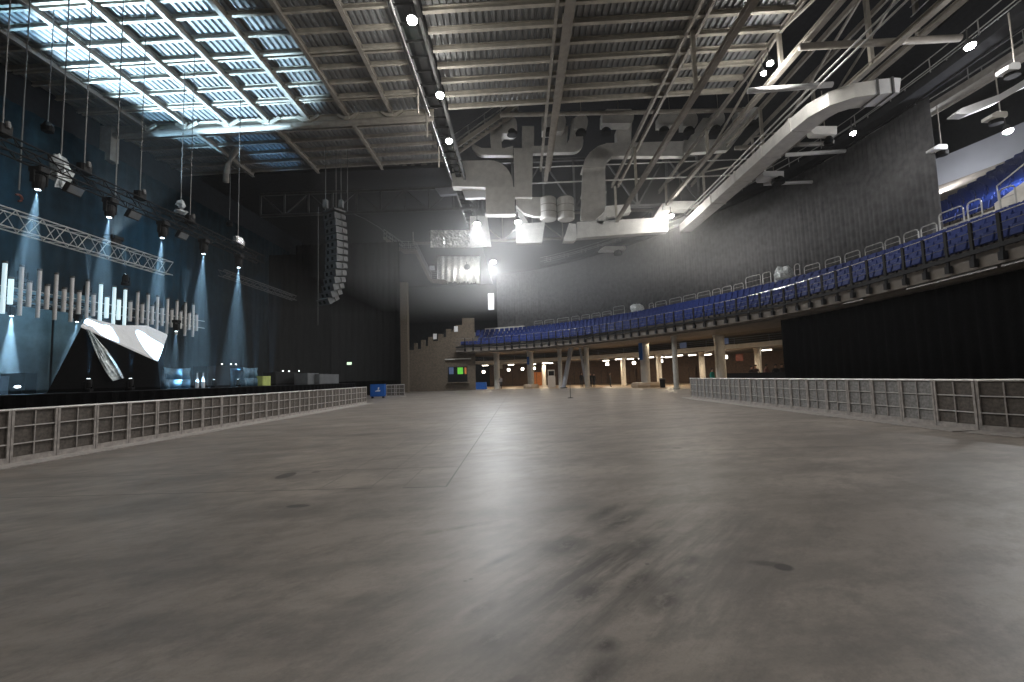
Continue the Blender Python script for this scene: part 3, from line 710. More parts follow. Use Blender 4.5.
# draped table, litter bin, floor stand
p = at_off(480, 3.4); t = thing('draped_table', 'table under a blue cloth to the floor, left in the concourse', 'table', p)
mb = MB(); n = 40; lo = []; hi = []
for i in range(n + 1):
    a = 2 * PI * i / n; r = 1 + .06 * math.sin(a * 9); cx, cy = math.copysign(abs(math.cos(a)) ** .5, math.cos(a)), math.copysign(abs(math.sin(a)) ** .5, math.sin(a))
    lo.append(p + Vector((cx * .95 * r, cy * .5 * r, .02))); hi.append(p + Vector((cx * .9, cy * .45, .98)))
mb.strip(lo, hi); mb.add([h.copy() for h in hi[:-1]], [tuple(range(n))]); mb.build('cloth', 'bluecloth', t)
p = at_off(662.5, 4.5); t = thing('litter_bin', 'dark litter bin right of the planter column', 'bin', p)
mb = MB(); mb.lathe(p, [(.26, 0), (.3, .85)], 12); mb.build('body', 'black', t); mb = MB(); mb.lathe(p, [(.31, .86), (.31, .95), (.2, 1.0)], 12); mb.build('lid', 'steel_dark', t)
p = U(570.5, 398, Z=0); t = thing('floor_stand', 'thin dark stand with round base alone on the hall floor', 'stand', p)
mb = MB(); mb.lathe(p, [(.19, .0), (.19, .025), (.03, .05)], 16); mb.build('base', 'black', t); mb = MB(); mb.tube(p + Vector((0, 0, .04)), p + Vector((0, 0, 1.1)), .022, 8); mb.build('pole', 'steel_dark', t)
# ------------------------------------------------------------------ people, tiny in the distance
def outfit(name, shirt, trousers):
    m = bpy.data.materials.new(name); m.use_nodes = True; nt = m.node_tree; b = nt.nodes['Principled BSDF']
    tc = nt.nodes.new('ShaderNodeTexCoord'); sx = nt.nodes.new('ShaderNodeSeparateXYZ'); nt.links.new(tc.outputs['Object'], sx.inputs[0])
    rp = nt.nodes.new('ShaderNodeValToRGB'); rp.color_ramp.interpolation = 'CONSTANT'; e = rp.color_ramp.elements
    mr = nt.nodes.new('ShaderNodeMath'); mr.operation = 'DIVIDE'; mr.inputs[1].default_value = 2; nt.links.new(sx.outputs[2], mr.inputs[0]); nt.links.new(mr.outputs[0], rp.inputs[0])
    e[0].position = 0; e[0].color = (.02, .018, .015, 1); e[1].position = .05; e[1].color = trousers + (1,)
    for p_, c in ((.475, shirt), (.745, (.5, .3, .22))): k = e.new(p_); k.color = c + (1,)
    nt.links.new(rp.outputs[0], b.inputs['Base Color']); b.inputs['Roughness'].default_value = .8; return m
def person_mesh():
    V = []; E = []; Rr = []
    def v(p, r, parent=None):
        V.append(p); Rr.append(r if isinstance(r, tuple) else (r, r))
        if parent is not None: E.append((parent, len(V) - 1))
        return len(V) - 1
    pel = v((0, 0, .96), (.15, .11)); wa = v((0, 0, 1.12), (.135, .10), pel); ch = v((0, 0, 1.34), (.165, .115), wa); nk = v((0, 0, 1.50), .055, ch)
    h1 = v((0, -.01, 1.58), .072, nk); h2 = v((0, -.02, 1.67), .098, h1); v((0, -.01, 1.76), .07, h2); v((0, -.115, 1.655), .014, h2)
    for sx in (-1, 1):
        hp = v((.095 * sx, 0, .88), .09, pel); kn = v((.10 * sx, -.015, .49), .06, hp); an = v((.105 * sx, .02, .085), .042, kn); v((.12 * sx, -.15, .04), .034, an)
        sh = v((.185 * sx, 0, 1.41), .06, ch); el = v((.25 * sx, .03, 1.13), .043, sh); wr = v((.25 * sx, -.07, .90), .028, el); pm = v((.25 * sx, -.095, .83), .032, wr)
        for k, (dx, ln) in enumerate(((-.026, .07), (-.009, .085), (.009, .08), (.026, .062))):
            a = v((.25 * sx + dx * .2, -.10 + dx, .80), .011, pm); v((.25 * sx + dx * .25, -.115 + dx, .80 - ln), .008, a)
        v((.235 * sx, -.15, .80), .011, pm)
    me = bpy.data.meshes.new('person'); me.from_pydata(V, E, []); return me, Rr
PM, PR = person_mesh()
HB = MB(); HB.blob((0, .012, 1.715), (.102, .112, .085), 3, .08, 7)
def person(px, off, rot, lab, shirt, trousers=(.02, .02, .025), sc_=1.0, grp=None):
    p = at_off(px, off, .012)
    o = bpy.data.objects.new('person', PM.copy()); C.objects.link(o); WORLD[o.name] = Vector((0, 0, 0))
    o.modifiers.new('skin', 'SKIN')
    for sv, r in zip(o.data.skin_vertices[0].data, PR): sv.radius = r
    o.data.skin_vertices[0].data[0].use_root = True
    sb = o.modifiers.new('smooth', 'SUBSURF'); sb.levels = 1; sb.render_levels = 1
    o.data.materials.append(outfit('clothes', shirt, trousers))
    h = MB(); h.v = [q.copy() for q in HB.v]; h.f = list(HB.f); h.build('hair', 'hair', o, smooth=True)
    o.location = p; o.rotation_euler = (0, 0, rot); o.scale = (sc_, sc_, sc_)
    tag(o, lab, 'person', grp)
person(501, 2.6, .3, 'person in white shirt and dark jacket standing near the round column', (.25, .22, .22))
person(582, 4.6, .2, 'person in black clothes beside the leaning struts, left of three', (.012, .012, .014), sc_=1.05)
person(591, 5.0, -.6, 'person in black clothes beside the leaning struts, middle of three', (.012, .012, .014))
person(594.5, 5.2, -.9, 'person in black clothes beside the leaning struts, right of three', (.015, .014, .014), sc_=.97)
person(610.5, 7, 1.2, 'person in dark clothes walking alone in the middle of the concourse', (.02, .015, .013))
person(713.5, 2.5, .5, 'person in a teal shirt behind the right barrier', (.02, .33, .26), sc_=1.0)
person(752.5, 7.2, .2, 'person in dark top at the bar, leftmost of the group', (.03, .02, .02), sc_=1.08)
person(756.5, 7.6, -.4, 'person in dark top at the bar, second of the group', (.05, .03, .03), sc_=1.12)
person(767.5, 7.2, .4, 'person in pale pink top at the bar', (.45, .25, .22), sc_=1.12)
person(777, 6.9, -.2, 'person in black top at the bar beside the pale pink top', (.015, .015, .015), sc_=1.1)
person(783, 7.4, 0, 'person at the bar nearest the black drape', (.06, .035, .035), sc_=1.12)
#PART5
# ------------------------------------------------------------------ stage
mb = MB(); mb.box((-19.35, 15, .74), (12.5, 42, 1.48)); st(mb, 'floor_stage', 'black')
mb = MB(); n = 400
mb.strip([Vector((-13.05 + .05 * math.sin(i * 1.3), -6 + 42 * i / n, .02)) for i in range(n + 1)], [Vector((-13.05 + .02 * math.sin(i * 1.3), -6 + 42 * i / n, 1.46)) for i in range(n + 1)])
tag(mb.build('stage_skirt', 'matte'), 'black pleated skirt along the front of the stage behind the barriers', 'curtain')
def wavy(name, x_or_y, a, b2, z0, z1, m, lab, axis, amp=.10, wl=.7):
    lo = []; hi = []; n = int((b2 - a) / .12)
    for i in range(n + 1):
        u = lerp(a, b2, i / n); d = amp * (math.sin(u * 2 * PI / wl) + .5 * math.sin(u * 2 * PI / (wl * 2.3)))
        for l, z, k in ((lo, z0, 1), (hi, z1, .7)): l.append(Vector((x_or_y + d * k, u, z)) if axis == 'y' else Vector((u, x_or_y + d * k, z)))
    mb = MB(); mb.strip(lo, hi); o = mb.build(name, m, smooth=True); md = o.modifiers.new('thickness', 'SOLIDIFY'); md.thickness = .02
    return tag(o, lab, 'curtain')
wavy('backdrop_curtain', -25.25, -6, 49.5, 1.5, 16.2, 'teal', 'dark blue pleated backdrop curtain along the rear of the stage', 'y', .06)
wavy('wing_curtain', 50.2, -25.0, -13.2, .05, 17.2, 'matte', 'tall black curtain closing the far end of the stage', 'x')
wavy('wing_curtain', 44.5, -24.8, -18.5, 1.5, 14.5, 'matte', 'black inner curtain at the far stage wing, in front of the tall one', 'x')
# painted-lit backcloth of hung strips
for k, (y0, y1) in enumerate(((14.0, 16.5), (16.55, 19.2), (19.35, 20.7), (20.8, 23.4), (23.5, 25.6))):  # strips coloured as the spot-lit part of the backdrop
    lo = []; hi = []
    for i in range(25):
        y = lerp(y0, y1, i / 24); d = .05 * math.sin(y * 5 + k); lo.append(Vector((-24.6 + d, y, 1.5))); hi.append(Vector((-24.6 + d * .6, y, 6.9 - .25 * (k % 2))))
    mb = MB(); mb.strip(lo, hi); o = mb.build('backcloth', 'backcloth', smooth=True); md = o.modifiers.new('thickness', 'SOLIDIFY'); md.thickness = .02
    tag(o, 'cloth strip with beam light painted in, hung behind the stage, %s from the left' % ORD[k], 'cloth', 'painted-lit backcloth strips')
# trusses over the stage
def light_truss(lab, x, y0, y1, z, w, m, h=None, rungs=.5):
    h = h or w; t = thing('lighting_truss', lab, 'truss', (x, (y0 + y1) / 2, z))
    for dx in (-1, 1):
        for dz in (-1, 1): mb = MB(); mb.tube((x + dx * w / 2, y0, z + dz * h / 2), (x + dx * w / 2, y1, z + dz * h / 2), .03, 8); mb.build('chord', m, t)
    mb = MB(); n = int((y1 - y0) / rungs)
    for i in range(n):
        a, b2 = lerp(y0, y1, i / n), lerp(y0, y1, (i + 1) / n); f = 1 if i % 2 else -1
        for dx in (-1, 1): mb.tube((x + dx * w / 2, a, z - f * h / 2), (x + dx * w / 2, b2, z + f * h / 2), .016, 6)
        for dz in (-1, 1): mb.tube((x - f * w / 2, a, z + dz * h / 2), (x + f * w / 2, b2, z + dz * h / 2), .016, 6)
    mb.build('lattice', m, t); return t
XT, ZTR = -15.5, 9.1
light_truss('black lighting truss over the stage front carrying moving heads', XT, 4, 26.8, ZTR, .45, 'black')
light_truss('silver truss over the stage behind the black one', -20, 8, 25.4, 8.35, .5, 'alu', .75)
light_truss('low dark truss behind the row of light tubes', -19.6, 12, 26, 5.2, .4, 'black')
light_truss('short dark truss high above the far stage end', -20, 30, 40, 9.2, .4, 'steel_dark')
# moving head lights
BEAM = (.38, .70, 1.0)
def moving_head(lab, loc, aim, s=1.0, power=0, ang=16, hang=True, grp=None, col=BEAM, blend=.55):
    """base at loc, head half a metre below (or above) it, turned to the point aim"""
    loc = Vector(loc); sg = -1 if hang else 1
    t = thing('moving_head', lab, 'stage light', loc, grp)
    mb = MB(); mb.box(loc + Vector((0, 0, sg * .08 * s)), (.42 * s, .36 * s, .16 * s), bev=.04); mb.build('base', 'black', t)
    hc = loc + Vector((0, 0, sg * .48 * s)); d = (Vector(aim) - hc).normalized()
    mb = MB()
    for dy in (-1, 1): mb.box(loc + Vector((0, dy * .21 * s, sg * .34 * s)), (.16 * s, .05 * s, .42 * s), bev=.02)
    mb.box(loc + Vector((0, 0, sg * .165 * s)), (.16 * s, .46 * s, .05 * s)); mb.build('yoke', 'black', t)
    rot = d.to_track_quat('Z', 'Y').to_matrix()
    prof = [(.09, -.26), (.15, -.2), (.17, 0), (.15, .16), (.13, .24)]
    h = MB(); h.lathe((0, 0, 0), [(r * s, z * s) for r, z in prof], 14); h.v = [rot @ v + hc for v in h.v]; hd = h.build('head', 'black', t)
    l = MB(); l.lathe((0, 0, 0), [(.075 * s, .235 * s), (.075 * s, .255 * s)], 14); l.v = [rot @ v + hc for v in l.v]; l.build('lens', 'beamlens' if power else 'steel_dark', hd)
    if power:
        src = hc + d * .275 * s
        lamp('SPOT', src, power, col, t, spot_size=math.radians(ang), spot_blend=blend, shadow_soft_size=.02, to=src + d)
    return t
PB = 60000
for k, (px, py) in enumerate(((39, 178), (110, 207), (163, 225), (204, 240), (239, 255))):
    y = U(px, py, X=XT).y; p = Vector((XT, y, ZTR - .27))
    moving_head('black moving head hung under the black truss, %s from the left, beam straight down' % ORD[k], p, p + Vector((-.5 + .1 * k, -.2, -9)), 1.0, PB * (1.0, .8, .9, 1.1, .9)[k], 17, True, 'truss moving heads')
# blinder lamps and small devices clipped to the black truss
for k, (px, py) in enumerate(((71, 185), (131, 210), (180, 231))):
    y = U(px, py, X=XT).y; p = Vector((XT + .1, y, ZTR - .55)); t = thing('blinder_lamp', 'square unlit blinder lamp hung under the black truss, %s from the left' % ORD[k], 'stage light', p, 'truss blinders')
    rr = Matrix.Rotation(.5, 3, 'Y'); mb = MB(); mb.box(p, (.16, .62, .36), rr, bev=.04); hd = mb.build('housing', 'black', t)
    mb = MB(); mb.box(p + rr @ Vector((.09, 0, 0)), (.02, .5, .26), rr); mb.build('lens', 'casegrey', hd)
    mb = MB(); mb.tube(p, p + Vector((0, 0, .32)), .03, 6); mb.build('clamp', 'black', t)
for k, (px, py) in enumerate(((2, 136), (84, 173), (140, 194), (190, 222))):
    y = U(px, py, X=XT).y; p = Vector((XT, y, ZTR + .24)); t = thing('chain_motor', 'black chain motor sitting on the black truss, %s from the left' % ORD[k], 'hoist', p, 'truss chain motors')
    mb = MB(); mb.box(p + Vector((0, 0, .16)), (.3, .42, .32), bev=.06); mb.build('body', 'black', t)
    mb = MB(); mb.lathe(p + Vector((.16, 0, .3)), [(.07, -.08), (.08, 0), (.06, .12)], 10); mb.build('chain_bag', 'steel_dark', t)
    mb = MB(); mb.tube(p + Vector((0, 0, .3)), (p.x, p.y, RZ(p.x) - .1), .018, 6); mb.build('chain', 'cable', t)
for k, (px, yb, x, kind) in enumerate(((19, 190, -18.5, 'hook'), (61, 160, -17, 'bag'), (115, 207, -15.9, 'none'), (181, 200, -17, 'bag2'), (238, 237, -15.8, 'motor'))):
    p = U(px, yb, X=x); t = thing('chain_hoist', ('grey hoist cable with red hook hanging at the far left of the stage', 'hoist cable with a big clear plastic wrap hanging above the black truss', 'plain hoist cable hanging to the black truss', 'hoist cable with small white wrapped motor above the black truss', 'hoist cable with chrome motor at the far end of the black truss')[k], 'hoist', p)
    mb = MB(); mb.tube(p, (p.x, p.y, RZ(p.x) - .1), .022, 6); mb.build('cable', 'cable', t)
    mb = MB()
    if kind == 'bag': mb.blob(p + Vector((0, 0, -.45)), (.34, .3, .62), 5, .6, 6); mb.build('plastic_wrap', 'plastic', t)
    elif kind == 'bag2':
        mb.blob(p + Vector((0, 0, -.2)), (.2, .22, .2), 8, .5, 5); mb.build('plastic_wrap', 'plastic', t)
        mb = MB(); mb.blob(p + Vector((0, .05, -.6)), (.26, .3, .12), 9, .6, 5); mb.build('plastic_wrap', 'plastic', t)
    elif kind == 'hook': mb.path([p + Vector((0, .12 * math.sin(a), -.3 - .12 * math.cos(a))) for a in [i * .5 for i in range(9)]], .04, 6); mb.build('hook', 'red', t)
    elif kind == 'motor': mb.box(p + Vector((0, 0, -.2)), (.34, .6, .34), bev=.08); mb.blob(p + Vector((0, .3, -.3)), (.2, .2, .3), 4, .5, 5); mb.build('motor', 'chrome', t)
    else: mb.box(p + Vector((0, 0, -.1)), (.1, .1, .2)); mb.build('shackle', 'steel_dark', t)
# hanging light tubes in a row
TB = [(3, 1, 1), (10, 0, 1), (20, 1, 0), (28.5, 0, 0), (38, 1, 0), (46.5, 0, 0), (55, 1, 0), (63.5, 0, 0), (71, 1, 0), (78.5, 0, 0), (86.5, 1, 0), (93, 0, 0), (100, 1, 1), (106.5, 0, 1), (113.5, 1, 1), (118.5, 0, 1), (124.5, 1, 1), (130, 0, 0), (137, 1, 0), (142, 0, 0), (147.5, 1, 0), (152, 0, 0), (157, 1, 0), (162, 0, 0), (167, 1, 0), (171.5, 0, 0), (176.5, 1, 0), (180.5, 0, 0), (185, 1, 0), (189, 0, 0), (193, 1, 0), (196.5, 0, 0)]
for k, (px, long, lit) in enumerate(TB):
    x = -18.0; y = U(px, 312 + (px - 100) * .13, X=x).y; zc = 5.2 if long else 5.12; h = .9 if long else .46; w = .065 if long else .075
    t = thing('light_tube', ('long' if long else 'short') + (' lit white' if lit else ' grey') + ' vertical light tube over the stage, %s from the left' % ORD[k], 'light tube', (x, y, zc - h), 'row of hanging light tubes')
    mb = MB(); mb.lathe((x, y, 0), [(w, zc - h), (w, zc + h)], 10); mb.build('tube', 'tubelit' if lit else 'tube', t)
    mb = MB(); mb.lathe((x, y, 0), [(w * 1.15, zc + h - .02), (w * 1.15, zc + h + .06)], 10); mb.build('end_cap', 'steel_dark', t)
    mb = MB(); mb.tube((x, y, zc - .28), (x - .25, y, zc - .28), .018, 6); mb.build('bracket', 'alu', t)
for z in (4.92, 5.32):
    mb = MB(); mb.tube((-18.25, 13, z), (-18.25, 26, z), .022, 6); tag(mb.build('tube_rail', 'alu'), 'thin silver rail carrying the light tubes, %s of two' % ('lower' if z < 5 else 'upper'), 'rail')
# uplights standing on the low truss, and the beam lamps behind the tubes
def pt(px, py, x): return U(px, py, X=x)
for k, (px, py, tx, pw) in enumerate(((23, 268, 29, 1.0), (88, 283, 92, .8), (126, 274, 124, .9), (158, 300, 163, .8), (184, 305, 190, .7))):
    p = pt(px, py, -20.6); a = pt(tx, py - 70, -20.75); moving_head('moving head behind the light tubes beaming upward, %s from the left' % ORD[k], p - Vector((0, 0, .6)), a, .8, PB * .22 * pw, 17, False, 'upward moving heads')
for k, (px, py, tx, ty, x, pw) in enumerate(((12, 315, 8, 372, -20.5, 2.2), (78, 322, 72, 345, -20.5, .5), (176.5, 332, 173, 380, -17.6, .25))):
    p = pt(px, py - 6, x); moving_head('moving head under the light tubes beaming down, %s from the left' % ORD[k], p + Vector((0, 0, .3)), pt(tx, ty, x), .8, PB * pw, 20, True, 'downward moving heads')
for k, (px, py, pw) in enumerate(((88, 378, .25), (130, 378, .3), (214, 376, .5), (238, 375, .45), (255, 373, .6), (271.5, 372, .5))):
    x = -14.6 if k < 2 else -17.5; p = pt(px, 388, x); p.z = 1.48
    moving_head('small moving head on the stage floor beaming upward, %s from the left' % ORD[k], p, p + Vector((0, .1, 6)), .62, PB * .16 * pw, 13, False, 'floor moving heads', (.22, .55, 1.0))
# faceted set piece: white tilted top over black covered sides with crinkled sheet
XF = -15.2
A, G = pt(81, 325.5, XF), pt(158, 360.5, XF); BL, BR = pt(47, 386, XF), pt(160.5, 386, XF); BL.z = BR.z = 1.485
Bq, Dq, Eq = pt(88, 317.5, XF - 1.3), pt(147, 325.5, XF - 1.5), pt(167.5, 334.5, XF - 1.0); Cq = pt(118, 325, XF - 1.5)
root = thing('stage_set_piece', 'large faceted set piece on stage with white tilted top over black draped sides', 'stage set', ((BL.x + BR.x) / 2 - 1, (BL.y + BR.y) / 2, 1.485))
dn = Vector((0, 0, -.06))
mb = MB(); top = [A, Bq, Cq, Dq, Eq, G]; low = [p + dn for p in top]
mb.add(top + low, [(0, 1, 2), (0, 2, 3), (0, 3, 5), (3, 4, 5), (6, 8, 7), (6, 9, 8), (6, 11, 9), (9, 11, 10)] + [(i, (i + 1) % 6, 6 + (i + 1) % 6, 6 + i) for i in range(6)]); mb.build('top_panel', 'white', root)
mb = MB(); b3 = [p.copy() for p in (BL, BL + Vector((-2.2, 3.2, 0)), BR + Vector((-2.4, .2, 0)), BR)]; b3[1].z = b3[2].z = 1.485
u = Vector((0, 0, -.07)); tp = [A + u, Bq + u, Cq + u, Dq + u, Eq + u, G + u]
mb.add(tp + b3, [(0, 5, 9, 6), (0, 6, 7, 1), (1, 7, 8, 3, 2), (3, 8, 4), (4, 8, 9, 5), (6, 9, 8, 7), (0, 1, 2, 3, 5), (3, 4, 5)]); mb.build('side_cover', 'matte', root)
l = [(86.5, 329), (91, 338), (95, 350), (100, 361), (106, 372), (113, 381)]; r = [(90, 330), (99, 341), (107, 350), (114, 360), (120, 370), (124, 378)]
mb = MB(); vs = []; fs = []; q = random.Random(3)
for (x0, y0), (x1, y1) in zip(l, r):
    for i in range(7): t_ = i / 6; vs.append(pt(lerp(x0, x1, t_), lerp(y0, y1, t_), XF + .06 + .10 * q.random()))
for i in range(5):
    for j in range(6): fs.append((i * 7 + j, i * 7 + j + 1, (i + 1) * 7 + j + 1, (i + 1) * 7 + j))
mb.add(vs, fs); o = mb.build('plastic_sheet', 'sheet', root, smooth=False); o['label'] = 'crinkled clear plastic sheet'; md = o.modifiers.new('thickness', 'SOLIDIFY'); md.thickness = .02
# things on the stage floor to the right
def on_stage(name, m, lab, cat, px0, py0, px1, py1, x, dep=.8, soft=0):
    a, b2 = pt(px0, py0, x), pt(px1, py1, x); mb = MB(); h = a.z - 1.485; c = Vector((x - dep / 2, (a.y + b2.y) / 2, 1.485 + h / 2))
    if soft:
        n = 24; lo = []; hi = []
        for i in range(n + 1):
            f = i / n; yy = lerp(a.y, b2.y, f); lo.append(Vector((x + .12 * math.sin(f * 17) + .05, yy, 1.49))); hi.append(Vector((x - .06 * math.sin(f * 9), yy, 1.485 + h * (1 - .06 * math.sin(f * PI)))))
        mid = [lo[i].lerp(hi[i], .45) + Vector((.10 * math.sin(i * .9 + 2), 0, 0)) for i in range(n + 1)]
        mb.strip(lo, mid); mb.strip(mid, hi); mb.strip(hi, [p + Vector((-dep, 0, -.05)) for p in hi]); mb.strip([p + Vector((-dep, 0, 0)) for p in lo], [p + Vector((-dep, 0, -.05)) for p in hi])
        o = mb.build(name, m, smooth=True); md = o.modifiers.new('thickness', 'SOLIDIFY'); md.thickness = .015
    else:
        mb.box(c, (dep, abs(b2.y - a.y), h), bev=.05); o = mb.build(name, m)
        e = MB()
        for zz in (1.485 + h * .06, 1.485 + h - .03): e.box((c.x, c.y, zz), (dep + .03, abs(b2.y - a.y) + .03, .05))
        e.build('edging', 'steel_dark', o) if False else None
    return tag(o, lab, cat)
on_stage('draped_riser', 'caseblue', 'riser under a shiny blue swagged sheet right of the set piece', 'riser', 164, 367, 191, 384, -16.5, 1.2, 1)
on_stage('low_riser', 'black', 'long low black riser behind the small lamps right of the draped riser', 'riser', 208, 366, 246, 383, -19.5, 1.0)
on_stage('covered_case', 'caseblue', 'tall case under a pale blue cover near the far stage end', 'case', 243, 367, 258, 382, -17.0, .8, 1)
on_stage('lime_case', 'lime', 'small lime coloured box near the far stage end', 'box', 263, 376, 271, 383, -16.5, .5)
on_stage('flight_case', 'casegrey', 'tall grey flight case at the far stage end', 'case', 308, 373, 319, 386, -15.0, 1.0)
on_stage('flight_case', 'casegrey', 'long low grey flight case at the far stage end, right of the tall one', 'case', 320, 374, 339, 386, -14.6, 1.0)
on_stage('amp_rack', 'black', 'dark equipment rack left of the grey flight cases', 'rack', 276, 372, 300, 384, -16.4, .9)
on_stage('stage_case', 'black', 'black case at the left edge of the stage below the bright beam', 'case', 0, 376, 10, 388, -16.5, .9)
on_stage('stage_case', 'black', 'black case on the stage just left of the faceted set piece', 'case', 24, 373, 38, 388, -17.5, .9)
for k, px in enumerate((197, 203)):
    p = pt(px, 386, -15.5); p.z = 1.485; t = thing('floor_bottle', 'white slender bottle shape standing at the stage edge, %s of two' % ('left' if k == 0 else 'right'), 'bottle', p)
    mb = MB(); mb.lathe(p, [(.07, 0), (.08, .3), (.05, .42), (.03, .6), (.03, .72)], 10); mb.build('body', 'tube', t); mb = MB(); mb.lathe(p, [(.04, .72), (.04, .78)], 8); mb.build('cap', 'steel_dark', t)
for k, (px, py) in enumerate(((222, 364), (231, 364), (236, 364.3), (283, 371), (289, 371.3), (299, 371))):
    p = pt(px, py, -19.4 if k < 3 else -16.4); t = thing('indicator_lamp', 'tiny white indicator lamp on dark stage equipment, %s from the left' % ORD[k], 'lamp', p, 'indicator lamps')
    mb = MB(); mb.blob(p, (.05, .05, .04), 1, 0, 5); mb.build('bulb', 'led', t); mb = MB(); mb.box(p - Vector((0, 0, .07)), (.1, .12, .07)); mb.build('holder', 'black', t)
p = pt(17.5, 386.8, -15.4); mb = MB(); mb.blob(p, (.06, .08, .04), 2, .2, 6); tag(mb.build('floor_lamp', 'led', smooth=True), 'small bright lamp lying on the stage edge at far left', 'lamp')
# exit sign on the black curtain
p = U(349.5, 363.5, Y=49.6); t = thing('exit_sign', 'small lit exit sign on the tall black curtain', 'sign', p); mb = MB(); mb.box(p, (.55, .12, .32)); hd = mb.build('box', 'steel_dark', t)
mb = MB(); mb.box(p + Vector((0, -.07, 0)), (.5, .02, .27)); mb.build('face', 'exit', hd)
# line array ------------------------------------------------------------------
YA = 31.0
t = thing('line_array', 'curved hanging column of black loudspeakers beside the stage', 'loudspeaker', U(335, 214, Y=YA))
prev = None
cen = [(334.5, 218), (335.5, 225), (336, 232), (336.5, 239), (336.8, 246), (336.8, 253), (336.7, 260), (336.3, 267), (335.6, 274), (334.6, 281), (333.2, 287.5), (331.2, 294), (328.2, 300)]
for k, (cx, cy) in enumerate(cen):
    c = U(cx, cy, Y=YA); tilt = (0, 0, 0, .02, .04, .05, .08, .11, .16, .22, .30, .40, .55)[k]
    rot = Matrix.Rotation(-.55, 3, 'Z') @ Matrix.Rotation(tilt * .9, 3, 'X')
    mb = MB(); w = .62; mb.add([rot @ Vector(v) + c for v in [(-w, -.45, -.22), (w, -.45, -.22), (w, .45, -.17), (-w, .45, -.17), (-w, -.45, .22), (w, -.45, .22), (w, .45, .17), (-w, .45, .17)]], [(3, 2, 1, 0), (4, 5, 6, 7), (0, 1, 5, 4), (1, 2, 6, 5), (2, 3, 7, 6), (3, 0, 4, 7)])
    cb = mb.build('cabinet', 'casegrey', t)
    mb = MB()
    for dx in (-.32, .16): mb.box(rot @ Vector((dx, -.46, 0)) + c, (.2, .04, .22), rot)
    mb.build('grille', 'black', cb)
    mb = MB(); mb.box(rot @ Vector((w + .03, .2, 0)) + c, (.05, .3, .3), rot); mb.build('rigging_plate', 'steel_dark', cb)
c = U(334, 212, Y=YA); mb = MB(); mb.box(c, (1.3, .9, .14), Matrix.Rotation(-.55, 3, 'Z')); mb.build('flying_frame', 'steel_dark', t)
for px in (325.5, 336, 341, 347.5):
    p = U(px, 211, Y=YA + (px - 335) * .02); t2 = MB(); t2.tube(p, (p.x, p.y, RZ(p.x) - .1), .03, 6); t2.box(p + Vector((0, 0, .5)), (.3, .3, .55)) if px in (325.5, 341) else None
    t2.build('hoist_chain', 'cable', t)
p = U(318, 325, Y=30); mb = MB(); mb.tube(p, (p.x, p.y, 13.5), .015, 6); tag(mb.build('hanging_cable', 'cable'), 'thin cable hanging left of the loudspeaker column', 'cable')
# sagging cable from the left roof down to the stair
pts = [U(x, y, Y=lerp(40, 48, (x - 278) / 110)) for x, y in ((278, 178), (300, 186), (322, 198), (345, 210), (365, 219), (380, 228), (387, 235))]
mb = MB(); mb.path(pts, .04, 6); tag(mb.build('hanging_cable', 'cable'), 'sagging cable running down to the steel stair behind the loudspeaker column', 'cable')
#PART6
# ------------------------------------------------------------------ air ducts and fan units in the middle of the roof
YD = 36.0
def D(px, py, y=YD): return U(px, py, Y=y)
def outline(mb, pts, y, dep): return mb.prism([U(a, b2, Y=y) for a, b2 in pts], (0, dep, 0))
def arcpts(cx, cy, rx, ry, a0, a1, n=8): return [(cx + rx * math.cos(math.radians(lerp(a0, a1, i / n))), cy - ry * math.sin(math.radians(lerp(a0, a1, i / n)))) for i in range(n + 1)]
def duct(lab, pieces, y=YD, dep=.5, m='galv'):
    p = U(sum(a for a, _ in pieces[0][1]) / len(pieces[0][1]), max(b2 for _, b2 in pieces[0][1]), Y=y)
    t = thing('air_duct', lab, 'air duct', p)
    for nm, pts, *z in pieces: mb = MB(); outline(mb, pts, y + (z[0] if z else 0), z[1] if len(z) > 1 else dep); mb.build(nm, m, t)
    return t
duct('big quarter round grey duct ending in a bright square box', [('elbow', [(452, 161)] + arcpts(489, 185, 24, 25, 90, 0) + [(513.5, 187), (486, 187), (452, 186)], .2, .9), ('box', [(485.5, 187), (514.5, 187), (515, 213), (486, 213)], -.1, .7), ('flange', [(485, 212), (515.5, 212), (515.5, 214), (485, 214)], -.2, .8)])
duct('forked duct with two arms curling up to round fans', [('trunk', [(513.5, 148), (533, 148), (532, 197), (514.5, 197)]), ('lower_trunk', [(516, 197), (541, 197), (541, 216), (534, 216), (524, 213), (516, 205)], .4),
     ('left_arm', [(513, 146)] + [(504, 148), (482, 148)] + arcpts(484, 143, 13, 12, 180, 270, 6)[::1] + [(513, 155)], .1), ('left_riser', arcpts(499, 136, 9, 10, 180, 90, 5) + [(504, 126), (504, 133), (501, 136), (502, 148), (491, 148)], .25, 1.0),
     ('right_arm', [(532, 146), (566, 145), (570, 138), (583, 138)] + arcpts(572, 141, 11.5, 11, 0, -90, 6) + [(532, 153)], .1), ('right_riser', [(572, 118), (584, 120), (583, 140), (570, 141)], .25, 1.0), ('centre_riser', [(522, 126), (534, 126), (534, 150), (522, 150)], .5, 1.0), ('middle_riser', [(556, 126), (568, 126), (567, 146), (555, 146)], .3, 1.0)])
